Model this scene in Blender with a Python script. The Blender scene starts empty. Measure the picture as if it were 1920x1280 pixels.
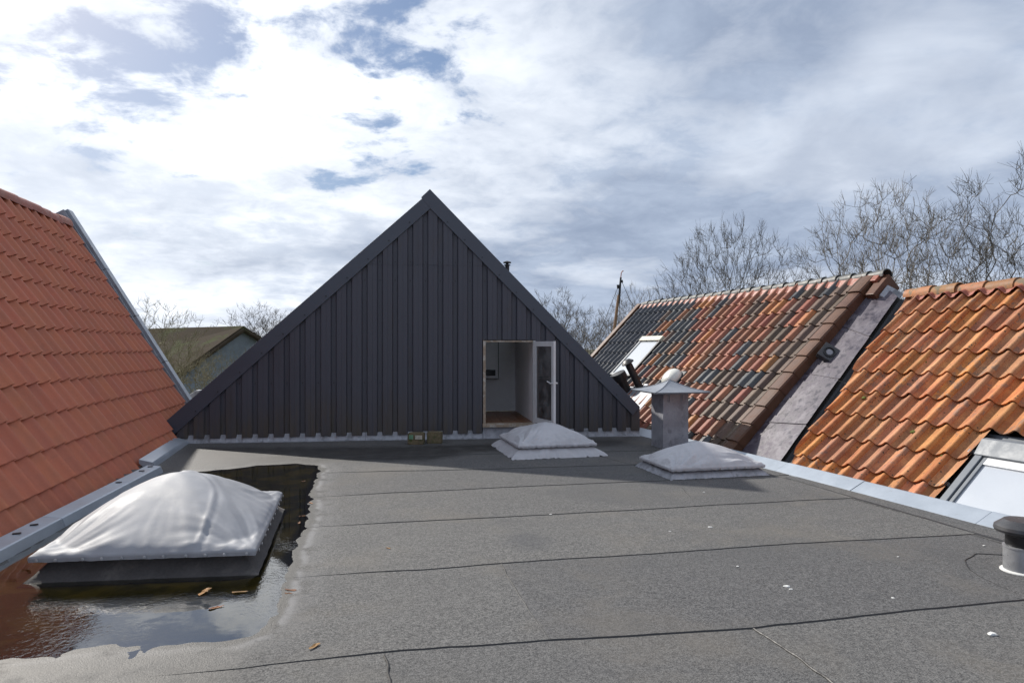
import bpy, bmesh, math, random
import numpy as np
from mathutils import Vector, Matrix, noise
random.seed(7)
SC = bpy.context.scene
COL = SC.collection
R = math.radians
# ------------------------------------------------------------------ camera
F, HOR, CH = 1280.0, 650.0, 1.6
PSI = math.atan(305 / 1280)
CP, SP = math.cos(PSI), math.sin(PSI)
cd = bpy.data.cameras.new('camera'); cam = bpy.data.objects.new('camera', cd); COL.objects.link(cam)
cd.sensor_width = 36; cd.lens = 24; cd.shift_y = 10 / 1920; cd.clip_start = .05; cd.clip_end = 3000
cam.location = (0, 0, CH); cam.rotation_euler = (R(90), 0, -PSI)
SC.camera = cam
# ------------------------------------------------------------------ sky and sun
SUN = Vector((-.70, 1.16, .97)).normalized()
el = math.asin(SUN.z); az = math.atan2(SUN.x, SUN.y)
W = bpy.data.worlds.new('World'); SC.world = W; W.use_nodes = True
SKYSEED = 14.6
nt = W.node_tree; nt.nodes.clear()
def N(tree, typ, **kw):
    n = tree.nodes.new(typ)
    for k, v in kw.items():
        if k in ('ins',):
            for i, x in v.items(): n.inputs[i].default_value = x
        else: setattr(n, k, v)
    return n
def math_(t, op, a, b=None, c=None, clamp=False):
    n = t.nodes.new('ShaderNodeMath'); n.operation = op; n.use_clamp = clamp
    for i, x in enumerate((a, b, c)):
        if x is None: continue
        if isinstance(x, (int, float)): n.inputs[i].default_value = x
        else: t.links.new(x, n.inputs[i])
    return n.outputs[0]
def maprange(t, v, a, b, c=0., d=1., smooth=True):
    n = t.nodes.new('ShaderNodeMapRange'); n.interpolation_type = 'SMOOTHSTEP' if smooth else 'LINEAR'
    t.links.new(v, n.inputs[0])
    for i, x in enumerate((a, b, c, d)): n.inputs[i + 1].default_value = x
    return n.outputs[0]
def mixc(t, f, a, b, mode='MIX'):
    n = t.nodes.new('ShaderNodeMix'); n.data_type = 'RGBA'; n.blend_type = mode
    for s, x in ((n.inputs[0], f), (n.inputs[6], a), (n.inputs[7], b)):
        if isinstance(x, (int, float)): s.default_value = x
        elif isinstance(x, (tuple, list)): s.default_value = (*x[:3], 1)
        else: t.links.new(x, s)
    return n.outputs[2]
def noi(t, vec, scale, detail=4, rough=.55, dist=0., dims='3D'):
    n = t.nodes.new('ShaderNodeTexNoise'); n.noise_dimensions = dims
    if vec is not None: t.links.new(vec, n.inputs['Vector'])
    n.inputs['Scale'].default_value = scale; n.inputs['Detail'].default_value = detail
    n.inputs['Roughness'].default_value = rough; n.inputs['Distortion'].default_value = dist
    return n.outputs[0]
L = nt.links.new
sky = N(nt, 'ShaderNodeTexSky', sky_type='NISHITA', sun_disc=False, sun_elevation=el, sun_rotation=az, altitude=10)
tc = N(nt, 'ShaderNodeTexCoord'); sep = N(nt, 'ShaderNodeSeparateXYZ'); L(tc.outputs['Generated'], sep.inputs[0])
zz = math_(nt, 'ADD', math_(nt, 'MAXIMUM', sep.outputs[2], 0.), .20)
cb = N(nt, 'ShaderNodeCombineXYZ')
L(math_(nt, 'DIVIDE', sep.outputs[0], zz), cb.inputs[0]); L(math_(nt, 'DIVIDE', sep.outputs[1], zz), cb.inputs[1])
cb.inputs[2].default_value = SKYSEED
dt = N(nt, 'ShaderNodeVectorMath', operation='DOT_PRODUCT'); L(tc.outputs['Generated'], dt.inputs[0]); dt.inputs[1].default_value = SUN
prox = dt.outputs['Value']
n1 = noi(nt, cb.outputs[0], 2.1, 10, .6, .35)
n2 = noi(nt, cb.outputs[0], 6.5, 9, .62, .3)
n3 = noi(nt, cb.outputs[0], .9, 6, .5, .3)
bank = maprange(nt, prox, .62, .86, .20, .0)            # the cloud bank closes away from the sun
low = maprange(nt, sep.outputs[2], .02, .34, .14, .0)
dens = math_(nt, 'ADD', math_(nt, 'ADD', math_(nt, 'MULTIPLY', n1, .64), math_(nt, 'MULTIPLY', n2, .36)), math_(nt, 'ADD', bank, low))
cover = maprange(nt, dens, .44, .535)
calm = maprange(nt, prox, .45, .85, .26, .50)            # the far bank is smoother
thick = maprange(nt, math_(nt, 'ADD', math_(nt, 'MULTIPLY', n3, math_(nt, 'SUBTRACT', 1., calm)), math_(nt, 'MULTIPLY', n2, calm)), .36, .64)
glow = maprange(nt, prox, .54, 1.04, 0, 1, False)
lum = math_(nt, 'ADD', math_(nt, 'MULTIPLY', glow, 1.04), math_(nt, 'MULTIPLY', math_(nt, 'SUBTRACT', .50, thick), .66), clamp=True)
ccol = mixc(nt, lum, (.26, .31, .40), (.74, .77, .81))
n4 = noi(nt, cb.outputs[0], 2.1, 8, .55, .4)
ccol = mixc(nt, 1., ccol, mixc(nt, maprange(nt, math_(nt, 'ADD', math_(nt, 'MULTIPLY', n4, .65), math_(nt, 'MULTIPLY', n2, .35)), .34, .66), (.80, .82, .86), (1.22, 1.20, 1.17)), 'MULTIPLY')
blue = mixc(nt, .5, mixc(nt, 1.0, sky.outputs[0], (.075, .075, .075), 'MULTIPLY'), (.06, .125, .26))
fin = mixc(nt, cover, blue, ccol)
bg = N(nt, 'ShaderNodeBackground'); L(fin, bg.inputs[0]); bg.inputs[1].default_value = .92
wo = N(nt, 'ShaderNodeOutputWorld'); L(bg.outputs[0], wo.inputs[0])
sl = bpy.data.lights.new('sun', 'SUN'); sl.energy = 3.1; sl.angle = R(1.0); sl.color = (1, .95, .87)
so = bpy.data.objects.new('sun', sl); COL.objects.link(so); so.rotation_euler = SUN.to_track_quat('Z', 'Y').to_euler()
so.location = SUN * 40
vs = SC.view_settings; vs.view_transform = 'Standard'; vs.look = 'None'; vs.exposure = .78; vs.gamma = 1; vs.use_curve_mapping = False
SC.render.engine = 'CYCLES'
try: SC.cycles.use_denoising = True
except Exception: pass

# ------------------------------------------------------------------ helpers
def ray(px, py):
    u = (px - 960) / F
    return Vector((u * CP + SP, CP - u * SP, (HOR - py) / F))
CAM = Vector((0, 0, CH))
def hit(px, py, p0, n):
    d = ray(px, py); return CAM + d * ((Vector(p0) - CAM).dot(n) / d.dot(n))
def G(px, py, z=0.): return hit(px, py, (0, 0, z), Vector((0, 0, 1)))
def proj(p):
    x, y, z = p[0], p[1], p[2] - CH
    zc = x * SP + y * CP
    return 960 + F * (x * CP - y * SP) / zc, HOR - F * z / zc
def nz(x, y=0., z=0.): return noise.noise(Vector((x, y, z)))
WM = {}
def link(o, parent=None, M=None):
    COL.objects.link(o)
    M = M if M is not None else Matrix.Identity(4)
    WM[o.name] = M
    if parent is not None:
        o.parent = parent; o.matrix_local = WM[parent.name].inverted() @ M
    else: o.matrix_local = M
    return o
def mesh(name, vs_, fs, smooth=False):
    m = bpy.data.meshes.new(name); m.from_pydata([tuple(v) for v in vs_], [], fs); m.update()
    if smooth: m.polygons.foreach_set('use_smooth', [True] * len(m.polygons))
    return m
def setm(m, mats):
    for x in (mats if isinstance(mats, (list, tuple)) else [mats]): m.materials.append(x)
    return m
def obj(name, vs_, fs, mt, parent=None, M=None, smooth=False):
    m = setm(mesh(name, vs_, fs, smooth), mt)
    return link(bpy.data.objects.new(name, m), parent, M)
def tag(o, label=None, cat=None, group=None, kind=None):
    for k, v in (('label', label), ('category', cat), ('group', group), ('kind', kind)):
        if v: o[k] = v
    return o
def thing(name, label, cat, loc=(0, 0, 0), rz=0, group=None):
    o = bpy.data.objects.new(name, None); o.empty_display_size = .2
    link(o, None, Matrix.Translation(Vector(loc)) @ Matrix.Rotation(rz, 4, 'Z')); return tag(o, label, cat, group)
class MB:
    def __init__(s): s.v = []; s.f = []
    def quad(s, *p):
        b = len(s.v); s.v += [Vector(x) for x in p]; s.f.append(tuple(range(b, b + len(p)))); return s
    def box(s, x0, x1, y0, y1, z0, z1, M=None):
        b = len(s.v)
        for z in (z0, z1):
            for x, y in ((x0, y0), (x1, y0), (x1, y1), (x0, y1)):
                p = Vector((x, y, z)); s.v.append(M @ p if M else p)
        for f in ((3, 2, 1, 0), (4, 5, 6, 7), (0, 1, 5, 4), (1, 2, 6, 5), (2, 3, 7, 6), (3, 0, 4, 7)): s.f.append(tuple(b + i for i in f))
        return s
    def prism(s, pts, d):                    # polygon extruded by vector d
        b = len(s.v); n = len(pts); d = Vector(d)
        s.v += [Vector(p) for p in pts] + [Vector(p) + d for p in pts]
        s.f.append(tuple(range(b + n - 1, b - 1, -1))); s.f.append(tuple(range(b + n, b + 2 * n)))
        for i in range(n): j = (i + 1) % n; s.f.append((b + i, b + j, b + n + j, b + n + i))
        return s
    def tube(s, pts, rs, k=12, cap=True):
        b = len(s.v); n = len(pts); pts = [Vector(p) for p in pts]
        for i, p in enumerate(pts):
            d = (pts[min(i + 1, n - 1)] - pts[max(i - 1, 0)])
            d = d.normalized() if d.length > 1e-9 else Vector((0, 0, 1))
            a = d.orthogonal().normalized() if i == 0 else (a - d * a.dot(d)).normalized()
            c = d.cross(a)
            for j in range(k):
                t = 2 * math.pi * j / k; s.v.append(p + (a * math.cos(t) + c * math.sin(t)) * rs[i])
        for i in range(n - 1):
            for j in range(k):
                j2 = (j + 1) % k; s.f.append((b + i * k + j, b + i * k + j2, b + (i + 1) * k + j2, b + (i + 1) * k + j))
        if cap:
            s.f.append(tuple(b + j for j in range(k))[::-1]); s.f.append(tuple(b + (n - 1) * k + j for j in range(k)))
        return s
    def lathe(s, prof, k=24, M=None):
        b = len(s.v); n = len(prof)
        for r, z in prof:
            for j in range(k):
                t = 2 * math.pi * j / k; p = Vector((r * math.cos(t), r * math.sin(t), z)); s.v.append(M @ p if M else p)
        for i in range(n - 1):
            for j in range(k):
                j2 = (j + 1) % k; s.f.append((b + i * k + j, b + i * k + j2, b + (i + 1) * k + j2, b + (i + 1) * k + j))
        s.f.append(tuple(b + j for j in range(k))[::-1]); s.f.append(tuple(b + (n - 1) * k + j for j in range(k)))
        return s
    def build(s, name, mt, parent=None, M=None, smooth=False, bevel=0, angle=None):
        o = obj(name, s.v, s.f, mt, parent, M, smooth)
        if bevel:
            bm = bmesh.new(); bm.from_mesh(o.data); bmesh.ops.remove_doubles(bm, verts=bm.verts, dist=1e-5)
            bmesh.ops.bevel(bm, geom=list(bm.edges), offset=bevel, segments=2, affect='EDGES', profile=.6, clamp_overlap=True)
            bm.to_mesh(o.data); bm.free()
        if angle:
            o.data.polygons.foreach_set('use_smooth', [True] * len(o.data.polygons))
            o.data.set_sharp_from_angle(angle=R(angle))
        return o

# ------------------------------------------------------------------ materials
def newmat(name):
    m = bpy.data.materials.new(name); m.use_nodes = True
    t = m.node_tree; b = t.nodes['Principled BSDF']; return m, t, b
def pos(t): return t.nodes.new('ShaderNodeNewGeometry').outputs['Position']
def bump(t, b, h, strength, dist=.01):
    n = t.nodes.new('ShaderNodeBump'); n.inputs['Strength'].default_value = strength; n.inputs['Distance'].default_value = dist
    t.links.new(h, n.inputs['Height']); t.links.new(n.outputs[0], b.inputs['Normal']); return n
def mat(name, col, rough=.6, metal=0., var=.18, scale=8., bmp=.1, orand=0., spec=.5, dirt=None, dscale=3., dthr=.55, rv=.1, coat=0., stretch=None):
    m, t, b = newmat(name); l = t.links.new
    p = pos(t)
    oi = t.nodes.new('ShaderNodeObjectInfo')
    vm = t.nodes.new('ShaderNodeVectorMath'); vm.operation = 'MULTIPLY_ADD'
    cmb = t.nodes.new('ShaderNodeCombineXYZ')
    for i in range(3): l(oi.outputs['Random'], cmb.inputs[i])
    l(cmb.outputs[0], vm.inputs[0]); vm.inputs[1].default_value = (17, 9, 5) if orand else (0, 0, 0)
    if stretch:
        s2 = t.nodes.new('ShaderNodeVectorMath'); s2.operation = 'MULTIPLY'; l(p, s2.inputs[0]); s2.inputs[1].default_value = stretch; l(s2.outputs[0], vm.inputs[2])
    else: l(p, vm.inputs[2])
    v = vm.outputs[0]
    n1 = noi(t, v, scale, 5, .6); n2 = noi(t, v, scale * 9, 3, .6)
    f = math_(t, 'ADD', math_(t, 'MULTIPLY', n1, .7), math_(t, 'MULTIPLY', n2, .3))
    f = maprange(t, f, .3, .7)
    c = mixc(t, f, tuple(x * (1 - var) for x in col), tuple(min(1, x * (1 + var)) for x in col))
    if dirt:
        d = maprange(t, noi(t, v, dscale, 6, .65, .4), dthr, dthr + .14)
        c = mixc(t, d, c, dirt)
    if orand:
        k = maprange(t, oi.outputs['Random'], 0, 1, 1 - orand, 1 + orand, False)
        hs = t.nodes.new('ShaderNodeHueSaturation'); l(c, hs.inputs['Color']); l(k, hs.inputs['Value'])
        l(maprange(t, math_(t, 'FRACT', math_(t, 'MULTIPLY', oi.outputs['Random'], 7.31)), 0, 1, .5 - orand * .05, .5 + orand * .05, False), hs.inputs['Hue'])
        c = hs.outputs[0]
    l(c, b.inputs['Base Color'])
    l(maprange(t, n1, .3, .7, max(.02, rough - rv), min(1, rough + rv)), b.inputs['Roughness'])
    b.inputs['Metallic'].default_value = metal
    b.inputs['Specular IOR Level'].default_value = spec
    b.inputs['Coat Weight'].default_value = coat
    b.inputs['Coat Roughness'].default_value = .18
    if bmp: bump(t, b, math_(t, 'ADD', n1, math_(t, 'MULTIPLY', n2, .5)), bmp, .004)
    return m
M_ = {}
M_['red'] = mat('red_clay', (.46, .140, .070), .5, var=.08, scale=6, bmp=.05, orand=.07, dirt=(.40, .124, .064), dscale=9, dthr=.6)
M_['redridge'] = mat('red_ridge_clay', (.34, .12, .078), .6, var=.1, orand=.1)
M_['clad'] = mat('anthracite_sheet', (.066, .068, .086), .42, var=.06, scale=1.3, bmp=.02, orand=.03, spec=.45, dirt=(.066, .060, .064), dscale=1.1, dthr=.56, stretch=(1.5, 1.5, .35))
def splash(m):
    t = m.node_tree; b = t.nodes['Principled BSDF']; src = b.inputs['Base Color'].links[0].from_socket; p = pos(t)
    sx = t.nodes.new('ShaderNodeSeparateXYZ'); t.links.new(p, sx.inputs[0])
    st = t.nodes.new('ShaderNodeVectorMath'); st.operation = 'MULTIPLY'; t.links.new(p, st.inputs[0]); st.inputs[1].default_value = (9, 9, .8)
    k = math_(t, 'MULTIPLY', maprange(t, math_(t, 'ADD', sx.outputs[2], math_(t, 'MULTIPLY', noi(t, p, 1.2, 3), .8)), 1.3, .45), maprange(t, noi(t, st.outputs[0], 1, 4, .6), .38, .62, .25, .8))
    t.links.new(mixc(t, k, src, (.085, .070, .052)), b.inputs['Base Color'])
splash(M_['clad'])
M_['cladtrim'] = mat('anthracite_trim', (.066, .075, .098), .38, var=.05, scale=1., bmp=.01, spec=.5)
M_['black'] = mat('black_plastic', (.014, .014, .016), .45, var=.2, bmp=.05)
M_['rubber'] = mat('black_gutter_rubber', (.016, .017, .022), .55, var=.3, bmp=.1)
M_['dark'] = mat('dark_timber', (.02, .018, .016), .8)
M_['zinc'] = mat('grey_zinc', (.27, .29, .32), .4, metal=.35, var=.14, scale=3, bmp=.03, dirt=(.20, .21, .24), dscale=4, dthr=.56)
M_['zincdull'] = mat('dull_zinc', (.30, .305, .335), .5, metal=.1, var=.2, scale=5, bmp=.04, dirt=(.21, .21, .235), dscale=6, dthr=.5, orand=.08)
M_['trim'] = mat('kerb_aluminium', (.36, .40, .45), .38, metal=.25, var=.08, scale=2, bmp=.02, orand=.05, dirt=(.27, .29, .30), dscale=7, dthr=.62)
M_['lead'] = mat('lead_flashing', (.30, .31, .34), .5, metal=.15, var=.3, scale=9, bmp=.5, dirt=(.18, .185, .20), dscale=6, dthr=.52)
M_['leadclad'] = mat('patinated_lead', (.070, .058, .076), .5, metal=.05, var=.45, scale=9, bmp=.15, dirt=(.125, .11, .13), dscale=4, dthr=.47, rv=.2)
M_['white'] = mat('white_paint', (.68, .69, .70), .45, var=.06, bmp=.05, dirt=(.42, .40, .37), dscale=14, dthr=.64)
M_['rawwood'] = mat('weathered_timber', (.34, .27, .20), .75, var=.3, scale=20, bmp=.3, dirt=(.5, .47, .42), dscale=9, dthr=.5)
M_['plaster'] = mat('white_plaster', (.86, .86, .88), .8, var=.04, bmp=.05)
M_['woodfloor'] = mat('wood_floor', (.24, .105, .045), .4, var=.3, scale=5, bmp=.05, stretch=(1, 8, 1))
M_['cupboard'] = mat('cupboard_white', (.7, .7, .72), .5, var=.03)
M_['bark'] = mat('grey_bark', (.16, .14, .11), .9, var=.3, scale=6, bmp=.3)
M_['barkl'] = mat('lichened_bark', (.15, .14, .065), .9, var=.3, scale=6, bmp=.3)
M_['twig'] = mat('grey_twigs', (.135, .118, .098), .9, var=.25, scale=3, bmp=0)
M_['twigl'] = mat('olive_twigs', (.22, .19, .11), .9, var=.25, scale=3, bmp=0)
M_['barnroof'] = mat('barn_roof', (.062, .048, .034), 1, spec=.05, var=.25, scale=1.2, bmp=.1, dirt=(.07, .075, .035), dscale=.5, dthr=.5)
M_['barnwall'] = mat('pale_blue_cladding', (.20, .235, .265), .7, var=.2, scale=1.5, bmp=.05)
M_['stone'] = mat('mossy_block', (.15, .12, .07), .9, var=.35, scale=25, bmp=.6, dirt=(.08, .09, .03), dscale=14, dthr=.5)
M_['paper'] = mat('pale_paint_mark', (.42, .40, .34), .8, var=.3, scale=40)
M_['greenp'] = mat('green_paint_mark', (.13, .27, .16), .8, var=.3, scale=40)
M_['leaf'] = mat('fallen_leaf', (.22, .105, .04), .8, var=.4, scale=30, bmp=.2, orand=.3)
M_['moss'] = mat('moss', (.10, .12, .02), 1, var=.4, scale=60, bmp=1)
M_['dropping'] = mat('chalky_white', (.62, .62, .60), .9, var=.1)
M_['mast'] = mat('varnished_pine', (.26, .15, .08), .6, var=.25, scale=2)
M_['steelgrey'] = mat('window_grey_aluminium', (.16, .175, .195), .5, metal=.05, var=.05, bmp=.01)
M_['ventdark'] = mat('vent_dark_plastic', (.05, .05, .054), .35, var=.1, bmp=.02)
M_['ventpipe'] = mat('vent_pipe_aluminium', (.42, .43, .45), .35, metal=.6, var=.12, scale=12)
M_['creamwood'] = mat('cream_window_frame', (.46, .45, .36), .5, var=.1)
M_['skylightglass'] = mat('bright_pane', (.5, .53, .57), .03, spec=1., var=.03, scale=1.5, bmp=0, rv=.01, coat=1.)
M_['acryl'] = mat('milky_acrylic', (.68, .68, .62), .25, var=.06, scale=5, bmp=.0, coat=.4)
M_['redstrip'] = mat('red_ridge_strip', (.30, .085, .05), .55, var=.25, scale=18, bmp=.3)
# mid-roof glazed tiles
M_['t_brown'] = mat('engobe_brown_tile', (.115, .076, .055), .52, spec=.35, var=.25, scale=7, bmp=.1, orand=.22, dirt=(.15, .11, .085), dscale=12, dthr=.56)
M_['t_red'] = mat('dull_red_tile', (.26, .095, .054), .52, spec=.35, var=.22, scale=7, bmp=.1, orand=.22, dirt=(.20, .11, .075), dscale=12, dthr=.56)
M_['t_grey'] = mat('blue_grey_tile', (.062, .064, .068), .42, var=.3, scale=7, bmp=.1, orand=.25, dirt=(.12, .12, .11), dscale=10, dthr=.58)
M_['t_dark'] = mat('glossy_dark_tile', (.032, .034, .043), .27, var=.2, scale=5, bmp=.03, orand=.15, coat=.3)
M_['t_orange'] = mat('lichened_orange_tile', (.36, .135, .035), .55, var=.3, scale=9, bmp=.2, orand=.15, dirt=(.22, .15, .07), dscale=18, dthr=.56)
M_['verge'] = mat('brown_verge_tile', (.105, .046, .025), .55, spec=.35, var=.18, scale=6, bmp=.08, orand=.1, dirt=(.20, .10, .04), dscale=10, dthr=.64)
M_['ridgedark'] = mat('dark_ridge_tile', (.075, .075, .072), .55, var=.25, scale=8, bmp=.2, orand=.25, dirt=(.11, .115, .09), dscale=9, dthr=.52)
M_['ridgeorange'] = mat('old_orange_ridge', (.34, .14, .05), .7, var=.3, scale=6, bmp=.25, orand=.2, dirt=(.17, .13, .08), dscale=6, dthr=.5)
# old orange clay
def orange():
    m, t, b = newmat('old_orange_clay'); l = t.links.new
    p = pos(t); oi = t.nodes.new('ShaderNodeObjectInfo'); r = oi.outputs['Random']
    cmb = t.nodes.new('ShaderNodeCombineXYZ')
    for i in range(3): l(r, cmb.inputs[i])
    vm = t.nodes.new('ShaderNodeVectorMath'); vm.operation = 'MULTIPLY_ADD'; l(cmb.outputs[0], vm.inputs[0]); vm.inputs[1].default_value = (31, 13, 7); l(p, vm.inputs[2]); v = vm.outputs[0]
    n1 = noi(t, v, 4, 6, .6, .3); n2 = noi(t, v, 38, 4, .65); n3 = noi(t, v, 11, 5, .6, .5)
    c = mixc(t, maprange(t, n1, .33, .68), (.36, .130, .044), (.52, .235, .080))
    c = mixc(t, maprange(t, n2, .45, .75, 0, .55), c, (.26, .085, .03))
    # grey-brown weathering, more on some tiles than others
    amt = maprange(t, math_(t, 'FRACT', math_(t, 'MULTIPLY', r, 5.77)), .35, 1, .0, .12, False)
    c = mixc(t, maprange(t, math_(t, 'ADD', n3, amt), .61, .72, 0, .65), c, (.19, .13, .095))
    vo = t.nodes.new('ShaderNodeTexVoronoi'); l(v, vo.inputs['Vector']); vo.inputs['Scale'].default_value = 17; vo.inputs['Randomness'].default_value = 1
    spot = math_(t, 'MULTIPLY', maprange(t, vo.outputs['Distance'], .19, .13), maprange(t, noi(t, v, 3.3, 2), .45, .55))
    c = mixc(t, spot, c, (.05, .045, .028))
    hs = t.nodes.new('ShaderNodeHueSaturation'); l(c, hs.inputs['Color'])
    l(maprange(t, r, 0, 1, .80, 1.18, False), hs.inputs['Value']); l(maprange(t, math_(t, 'FRACT', math_(t, 'MULTIPLY', r, 3.3)), 0, 1, .90, 1.06, False), hs.inputs['Saturation'])
    l(maprange(t, math_(t, 'FRACT', math_(t, 'MULTIPLY', r, 9.1)), 0, 1, .490, .504, False), hs.inputs['Hue'])
    l(hs.outputs[0], b.inputs['Base Color']); b.inputs['Roughness'].default_value = .75
    bump(t, b, math_(t, 'ADD', n2, math_(t, 'MULTIPLY', spot, -.6)), .35, .006)
    return m
M_['orange'] = orange()
# mineral felt; 'sd' = distance to the pond's edge, 'damp' = wetted patch, both stored on the sheet
def felt():
    m, t, b = newmat('mineral_roofing_felt'); l = t.links.new
    p = pos(t)
    a = t.nodes.new('ShaderNodeAttribute'); a.attribute_name = 'sd'; sd = a.outputs['Fac']
    a2 = t.nodes.new('ShaderNodeAttribute'); a2.attribute_name = 'damp'; damp = a2.outputs['Fac']
    g1 = noi(t, p, 130, 2, .75); g2 = noi(t, p, 48, 3, .75); big = noi(t, p, .9, 6, .6, .4); med = noi(t, p, 4.5, 5, .6, .2)
    grain = math_(t, 'ADD', math_(t, 'MULTIPLY', g1, .6), math_(t, 'MULTIPLY', g2, .4))
    c = mixc(t, maprange(t, grain, .36, .66), (.028, .0285, .030), (.178, .175, .170))
    c = mixc(t, maprange(t, big, .48, .70, 0, .5), c, (.135, .122, .104))
    c = mixc(t, maprange(t, med, .56, .72, 0, .35), c, (.055, .056, .060))
    st = t.nodes.new('ShaderNodeMapping'); l(p, st.inputs[0]); sc_ = G(990, 1016); st.vector_type = 'POINT'
    st.inputs['Scale'].default_value = (2.4, 1.5, 0); st.inputs['Location'].default_value = (-sc_.x * 2.4, -sc_.y * 1.5, 0)
    ln = t.nodes.new('ShaderNodeVectorMath'); ln.operation = 'LENGTH'; l(st.outputs[0], ln.inputs[0])
    c = mixc(t, maprange(t, math_(t, 'ADD', ln.outputs['Value'], math_(t, 'MULTIPLY', med, .9)), 1.15, .55, 0, .5), c, (.045, .048, .056))
    oi = t.nodes.new('ShaderNodeObjectInfo'); c = mixc(t, 1., c, mixc(t, oi.outputs['Random'], (.86, .86, .88), (1.1, 1.09, 1.07)), 'MULTIPLY')
    c = mixc(t, maprange(t, noi(t, p, .45, 7, .62, .8), .50, .66, 0, .45), c, (.062, .063, .066))
    edge = math_(t, 'ADD', sd, math_(t, 'MULTIPLY', math_(t, 'SUBTRACT', med, .5), .05))
    # chalky tide mark where the water dries out
    tide = math_(t, 'MULTIPLY', math_(t, 'MULTIPLY', maprange(t, edge, .0, .04), math_(t, 'ADD', maprange(t, edge, .10, .04, 0, .6), maprange(t, edge, .30, .04, 0, .3))), maprange(t, med, .36, .56))
    c = mixc(t, math_(t, 'MULTIPLY', tide, .55), c, (.36, .36, .37))
    # algae and silt under water
    silt = mixc(t, maprange(t, noi(t, p, 2.2, 5, .6, .5), .4, .62), (.13, .115, .04), (.36, .28, .07))
    under = maprange(t, edge, -.04, -.14)
    c = mixc(t, under, c, silt)
    wet = math_(t, 'MULTIPLY', math_(t, 'MULTIPLY', damp, maprange(t, med, .3, .55, .6, 1.)), math_(t, 'SUBTRACT', 1., under), clamp=True)
    wet = math_(t, 'MAXIMUM', wet, math_(t, 'MULTIPLY', maprange(t, edge, .05, -.01), math_(t, 'SUBTRACT', 1., under)))
    c = mixc(t, wet, c, mixc(t, 1., c, (.34, .33, .32), 'MULTIPLY'))
    l(c, b.inputs['Base Color'])
    l(maprange(t, wet, 0, 1, .86, .60), b.inputs['Roughness'])
    bn = bump(t, b, math_(t, 'ADD', g1, g2), .55, .006)
    l(maprange(t, wet, 0, 1, .6, .45), bn.inputs['Strength'])
    return m
M_['felt'] = felt()
M_['bitumen'] = mat('black_bitumen', (.022, .021, .021), .55, var=.3, scale=30, bmp=.4)
M_['upstand'] = mat('bitumen_upstand', (.060, .056, .055), .8, var=.3, scale=7, bmp=.3, dirt=(.10, .092, .085), dscale=3, dthr=.55)
def cloth(name, col, rough):
    m, t, b = newmat(name); l = t.links.new
    p = pos(t); n1 = noi(t, p, 3, 5, .6); n2 = noi(t, p, 900, 1, .5); n3 = noi(t, p, 18, 5, .65)
    c = mixc(t, maprange(t, n1, .3, .7), tuple(x * .90 for x in col), tuple(x * 1.07 for x in col))
    c = mixc(t, maprange(t, n3, .58, .75, 0, .25), c, (.22, .22, .21))
    l(c, b.inputs['Base Color']); l(maprange(t, n1, .3, .7, rough - .06, rough + .08), b.inputs['Roughness'])
    b.inputs['Specular IOR Level'].default_value = .3
    bump(t, b, math_(t, 'ADD', math_(t, 'MULTIPLY', n2, .15), math_(t, 'MULTIPLY', n3, .6)), .25, .006)
    return m
M_['cloth'] = cloth('silver_tarpaulin', (.29, .298, .32), .58)
M_['cloth2'] = cloth('grey_tarpaulin', (.47, .47, .49), .5)
def water():
    m, t, b = newmat('shallow_water'); l = t.links.new; t.nodes.remove(b)
    out = t.nodes['Material Output']; p = pos(t)
    bn = t.nodes.new('ShaderNodeBump'); bn.inputs['Strength'].default_value = .10; bn.inputs['Distance'].default_value = .02
    chop = maprange(t, noi(t, p, .8, 2), .46, .6)
    l(math_(t, 'ADD', math_(t, 'MULTIPLY', noi(t, p, 26, 3, .6, .8), chop), math_(t, 'MULTIPLY', noi(t, p, 5, 2), .25)), bn.inputs['Height'])
    tr = t.nodes.new('ShaderNodeBsdfTransparent'); tr.inputs[0].default_value = (.80, .77, .62, 1)
    gl = t.nodes.new('ShaderNodeBsdfGlossy'); gl.inputs['Roughness'].default_value = .015; gl.inputs[0].default_value = (1, 1, 1, 1); l(bn.outputs[0], gl.inputs['Normal'])
    fr = t.nodes.new('ShaderNodeFresnel'); fr.inputs[0].default_value = 2.3; l(bn.outputs[0], fr.inputs['Normal'])
    mx = t.nodes.new('ShaderNodeMixShader'); l(fr.outputs[0], mx.inputs[0]); l(tr.outputs[0], mx.inputs[1]); l(gl.outputs[0], mx.inputs[2]); l(mx.outputs[0], out.inputs[0])
    return m
M_['water'] = water()
def glass():
    m, t, b = newmat('window_glass'); l = t.links.new; t.nodes.remove(b); out = t.nodes['Material Output']
    tr = t.nodes.new('ShaderNodeBsdfTransparent'); tr.inputs[0].default_value = (.82, .86, .86, 1)
    gl = t.nodes.new('ShaderNodeBsdfGlossy'); gl.inputs['Roughness'].default_value = .02
    fr = t.nodes.new('ShaderNodeFresnel'); fr.inputs[0].default_value = 1.6
    mx = t.nodes.new('ShaderNodeMixShader'); l(fr.outputs[0], mx.inputs[0]); l(tr.outputs[0], mx.inputs[1]); l(gl.outputs[0], mx.inputs[2])
    du = t.nodes.new('ShaderNodeBsdfDiffuse'); du.inputs[0].default_value = (.45, .46, .48, 1)      # dust on the pane
    m3 = t.nodes.new('ShaderNodeMixShader'); l(maprange(t, noi(t, pos(t), 5, 5), .3, .7, .05, .22), m3.inputs[0]); l(mx.outputs[0], m3.inputs[1]); l(du.outputs[0], m3.inputs[2]); l(m3.outputs[0], out.inputs[0])
    return m
M_['glass'] = glass()
M_['ground'] = mat('winter_grass_ground', (.075, .075, .03), 1, var=.4, scale=.6, bmp=.3, dirt=(.085, .065, .04), dscale=.15, dthr=.5)
M_['sarking'] = mat('roof_underlay', (.03, .028, .027), .9)
M_['brickwall'] = mat('rendered_wall', (.3, .27, .24), .9)
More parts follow.
